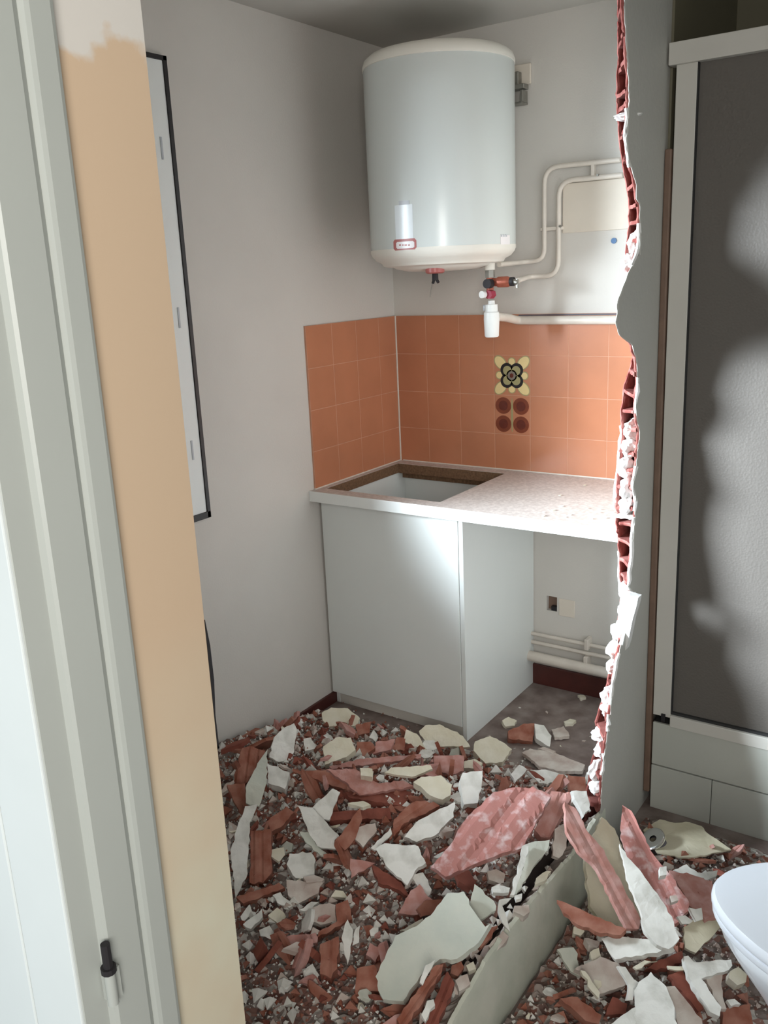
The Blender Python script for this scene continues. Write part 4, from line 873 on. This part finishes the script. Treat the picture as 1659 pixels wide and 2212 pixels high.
for it in S:
    crop, poly, m, nm, lab, th, dz, n = it[:8]; rib = None
    if len(it) > 8: a, b, per, dep = it[8]; rib = ((a, b), per, dep)
    cat = 'sheet' if nm == 'card_sheet' else ('brick shard' if nm == TS else 'plaster chunk')
    o = piece(crop, poly, m, nm, lab, cat, th, dz, n, rib); PG.append(o)

# chrome ring and rubber cup near the beige sheet
dr = empty('drain_fitting', tuple(ground(1429, 1838, .0)), 'chrome rimmed dark drain fitting lying beside the beige sheet', 'drain fitting')
c = Vector(dr.location)
bm = bmesh.new(); lathe(bm, [(.022, 0), (.026, .0), (.026, .05), (.022, .05), (.022, 0)], 28); o = obj('cup', bm, 'greyrubber', dr, smooth=True)
bm = bmesh.new(); lathe(bm, [(.010, .052), (.030, .050), (.034, .053), (.034, .057), (.028, .060), (.010, .057)], 32); o = obj('chrome_ring', bm, 'chrome', dr, smooth=True)
dr.rotation_euler = (.45, -.35, 0)

# ---- repeats: small shards and chips, one of each kind, then copies
def proto_shape(kind, seed):
    rnd = random.Random(seed); n = rnd.randint(4, 7)
    ax, ay = (rnd.uniform(.9, 1.3), rnd.uniform(.25, .5)) if kind == 'T' else (rnd.uniform(.7, 1.1), rnd.uniform(.4, .8))
    a0 = rnd.uniform(0, 6); pts = []
    for i in range(n):
        a = a0+2*math.pi*i/n+rnd.uniform(-.35, .35); r = .03*rnd.uniform(.75, 1.15); pts.append((r*ax*math.cos(a), r*ay*math.sin(a)))
    return slab(pts, rnd.uniform(.010, .016) if kind == 'T' else rnd.uniform(.008, .020), (math.pi/2, .014, .002) if kind == 'T' and seed % 2 else None, .0015, seed*3.3, .014, .0025)
protos = {}
for k, mats in (('T', ['T', 'T', 'P', 'K', 'T', 'P', 'T', 'K', 'T']), ('W', ['W', 'C', 'D', 'W', 'G', 'D', 'W', 'C', 'D'])):
    L = []
    for i, mm in enumerate(mats):
        o = obj(TS if k == 'T' else PC, proto_shape(k, i+11), mm); L.append(o)
    protos[k] = L
used = set()
TONE = {'white_plaster_chunk': 'white', 'cream_plaster_chunk': 'cream', 'greenish_painted_plaster': 'grey green', 'dusty_pinkish_plaster': 'dusty pinkish', 'terracotta': 'red brown', 'pink_dusty_terracotta': 'pink', 'dark_terracotta': 'dark red'}
def zone(x, y, side):
    if side == 'bare': return 'on the bare floor beside the base cabinet'
    if x > 1.2: return 'on the bathroom floor ' + ('just before the shower step' if y > -.95 else ('right beside the wall stump' if x < 1.47 else ('near the toilet' if y > -1.45 else 'at the bottom right below the toilet')))
    if y > -.82: return 'at the back of the heap ' + ('by the left wall' if x < .3 else 'before the base cabinet')
    if x > 1.0: return 'in the heap along the wall stump'
    if x < .35 and y > -1.35: return 'in the heap at the foot of the left wall'
    if y > -1.2: return 'in the upper middle of the kitchen heap'
    if y > -1.5: return 'in the lower middle of the kitchen heap'
    return 'in the flat debris at the bottom of the kitchen side'
def place(k, x, y, s, lift=0.0, side='kitchen', grp=None, tilt=.5, lab=None):
    src = random.choice(protos[k])
    if src.name not in used: o = src; used.add(src.name)
    else: o = src.copy(); COL.objects.link(o)
    o.location = (x, y, H(x, y)+lift)
    o.rotation_euler = (random.gauss(0, tilt), random.gauss(0, tilt), random.uniform(0, 6.3))
    o.scale = (s*random.uniform(.8, 1.3), s*random.uniform(.75, 1.15), random.uniform(.7, 1.1)*min(1.3, s))
    tone = TONE[o.data.materials[0].name]; wh = zone(x, y, 'bare' if lab.startswith('tiny') else '')
    o['label'] = ('tiny ' if lab.startswith('tiny') else 'small ')+tone+(' terracotta shard ' if k == 'T' else ' plaster chip ')+wh
    o['category'] = 'brick shard' if k == 'T' else 'plaster chunk'; o['group'] = tone+(' shards ' if k == 'T' else ' chips ')+wh
def scatter(k, n, x0, x1, y0, y1, smin, smax, grp, lab, dens=None, tilt=.65):
    c = 0; tries = 0
    while c < n and tries < n*30:
        tries += 1; x, y = random.uniform(x0, x1), random.uniform(y0, y1)
        if dens and random.random() > dens(x, y): continue
        s = smin+(smax-smin)*random.random()**2
        place(k, x, y, s, random.uniform(.004, .042)*min(1, H(x, y)*20+.1), grp=grp, tilt=tilt, lab=lab); c += 1
kd = lambda x, y: min(1, H(x, y)*14)
scatter('T', 195, .05, 1.18, -1.9, -.68, .5, 1.95, 'small brick shards of the kitchen heap', 'small broken terracotta shard in the kitchen side of the rubble heap', kd)
scatter('W', 125, .05, 1.18, -1.95, -.64, .3, 1.25, 'small plaster chips of the kitchen heap', 'small pale plaster chip in the kitchen side of the rubble heap', kd, .35)
scatter('T', 50, 1.33, 1.75, -1.95, -.75, .5, 1.4, 'small brick shards on the bathroom floor', 'small broken terracotta shard on the bathroom floor beyond the kerb')
scatter('W', 35, 1.33, 1.75, -1.95, -.75, .3, .95, 'small plaster chips on the bathroom floor', 'small pale plaster chip on the bathroom floor beyond the kerb', None, .35)
scatter('W', 9, .66, 1.15, -.6, -.2, .18, .3, 'tiny chips on the bare floor', 'tiny plaster chip on the bare floor beside the cabinet', None, .15)
# crumbs on the worktop
for i in range(20):
    x, y = random.uniform(.75, 1.17), random.uniform(-.57, -.12)
    if i < 14: x, y = random.uniform(.9, 1.17), random.uniform(-.58, -.38)
    src = random.choice(protos['W'][:2]); o = src.copy(); COL.objects.link(o); s = random.uniform(.1, .32)
    o.location = (x, y, HC+.003); o.rotation_euler = (random.uniform(-.1, .1), random.uniform(-.1, .1), random.uniform(0, 6)); o.scale = (s, s, s*.5)
    o['label'] = 'tiny white plaster crumb scattered on the worktop by the broken wall'; o['category'] = 'plaster chunk'; o['group'] = 'plaster crumbs on the worktop'
# uncountable crumbs, white and clay
def crumbs(name, m, n, x0, x1, y0, y1, label, smin=.002, smax=.007):
    bm = bmesh.new(); c = 0
    while c < n:
        x, y = random.uniform(x0, x1), random.uniform(y0, y1); h = H(x, y)
        if random.random() > min(1, .12+h*16): continue
        c += 1; s = smin+(smax-smin)*random.random()**2; z = h+s*.4+random.uniform(-.002, .010)*min(1, h*20)
        q = [Vector((random.uniform(-1, 1), random.uniform(-1, 1), random.uniform(-.5, .7))) for _ in range(6)]
        q = [v.normalized()*s*random.uniform(.7, 1.2) for v in (Vector((1, 0, random.uniform(-.3, .3))), Vector((-.5, .9, random.uniform(-.3, .3))), Vector((-.6, -.8, random.uniform(-.3, .3))), Vector((random.uniform(-.3, .3), random.uniform(-.3, .3), 1)), Vector((0, 0, -1)))]
        rz = Matrix.Rotation(random.uniform(0, 6.3), 3, 'Z'); v = [bm.verts.new(rz @ p+Vector((x, y, z))) for p in q]
        for f in ((0, 1, 3), (1, 2, 3), (2, 0, 3), (1, 0, 4), (2, 1, 4), (0, 2, 4)): bm.faces.new([v[i] for i in f])
    return obj(name, bm, m, kind='stuff', label=label, category='crumbs')
crumbs('brick_fragments', 'T', 420, .04, 1.2, -2.1, -.62, 'loose small brick fragments between the larger kitchen shards', .009, .020)
crumbs('brick_fragments', 'K', 260, .04, 1.2, -2.1, -.62, 'loose dark brick fragments between the larger kitchen shards', .009, .022)
crumbs('plaster_fragments', 'W', 620, .04, 1.25, -2.1, -.62, 'loose white plaster fragments between the larger kitchen chunks', .008, .022)
crumbs('plaster_fragments', 'D', 500, .04, 1.25, -2.1, -.62, 'loose dusty pinkish plaster fragments between the kitchen chunks', .008, .020)
crumbs('brick_fragments', 'T', 350, 1.32, 1.9, -2.1, -.75, 'loose small brick fragments on the bathroom floor', .008, .020)
crumbs('plaster_fragments', 'W', 300, 1.32, 1.9, -2.1, -.75, 'loose white plaster fragments on the bathroom floor', .006, .016)
crumbs('plaster_crumbs', 'W', 5200, .03, 1.17, -2.1, -.5, 'loose white plaster crumbs over the kitchen rubble')
crumbs('brick_crumbs', 'T', 3600, .03, 1.17, -2.1, -.5, 'loose red brick crumbs over the kitchen rubble')
crumbs('plaster_crumbs', 'D', 3000, 1.31, 1.9, -2.1, -.7, 'loose dusty plaster crumbs over the bathroom rubble')
bpy.context.view_layer.update()
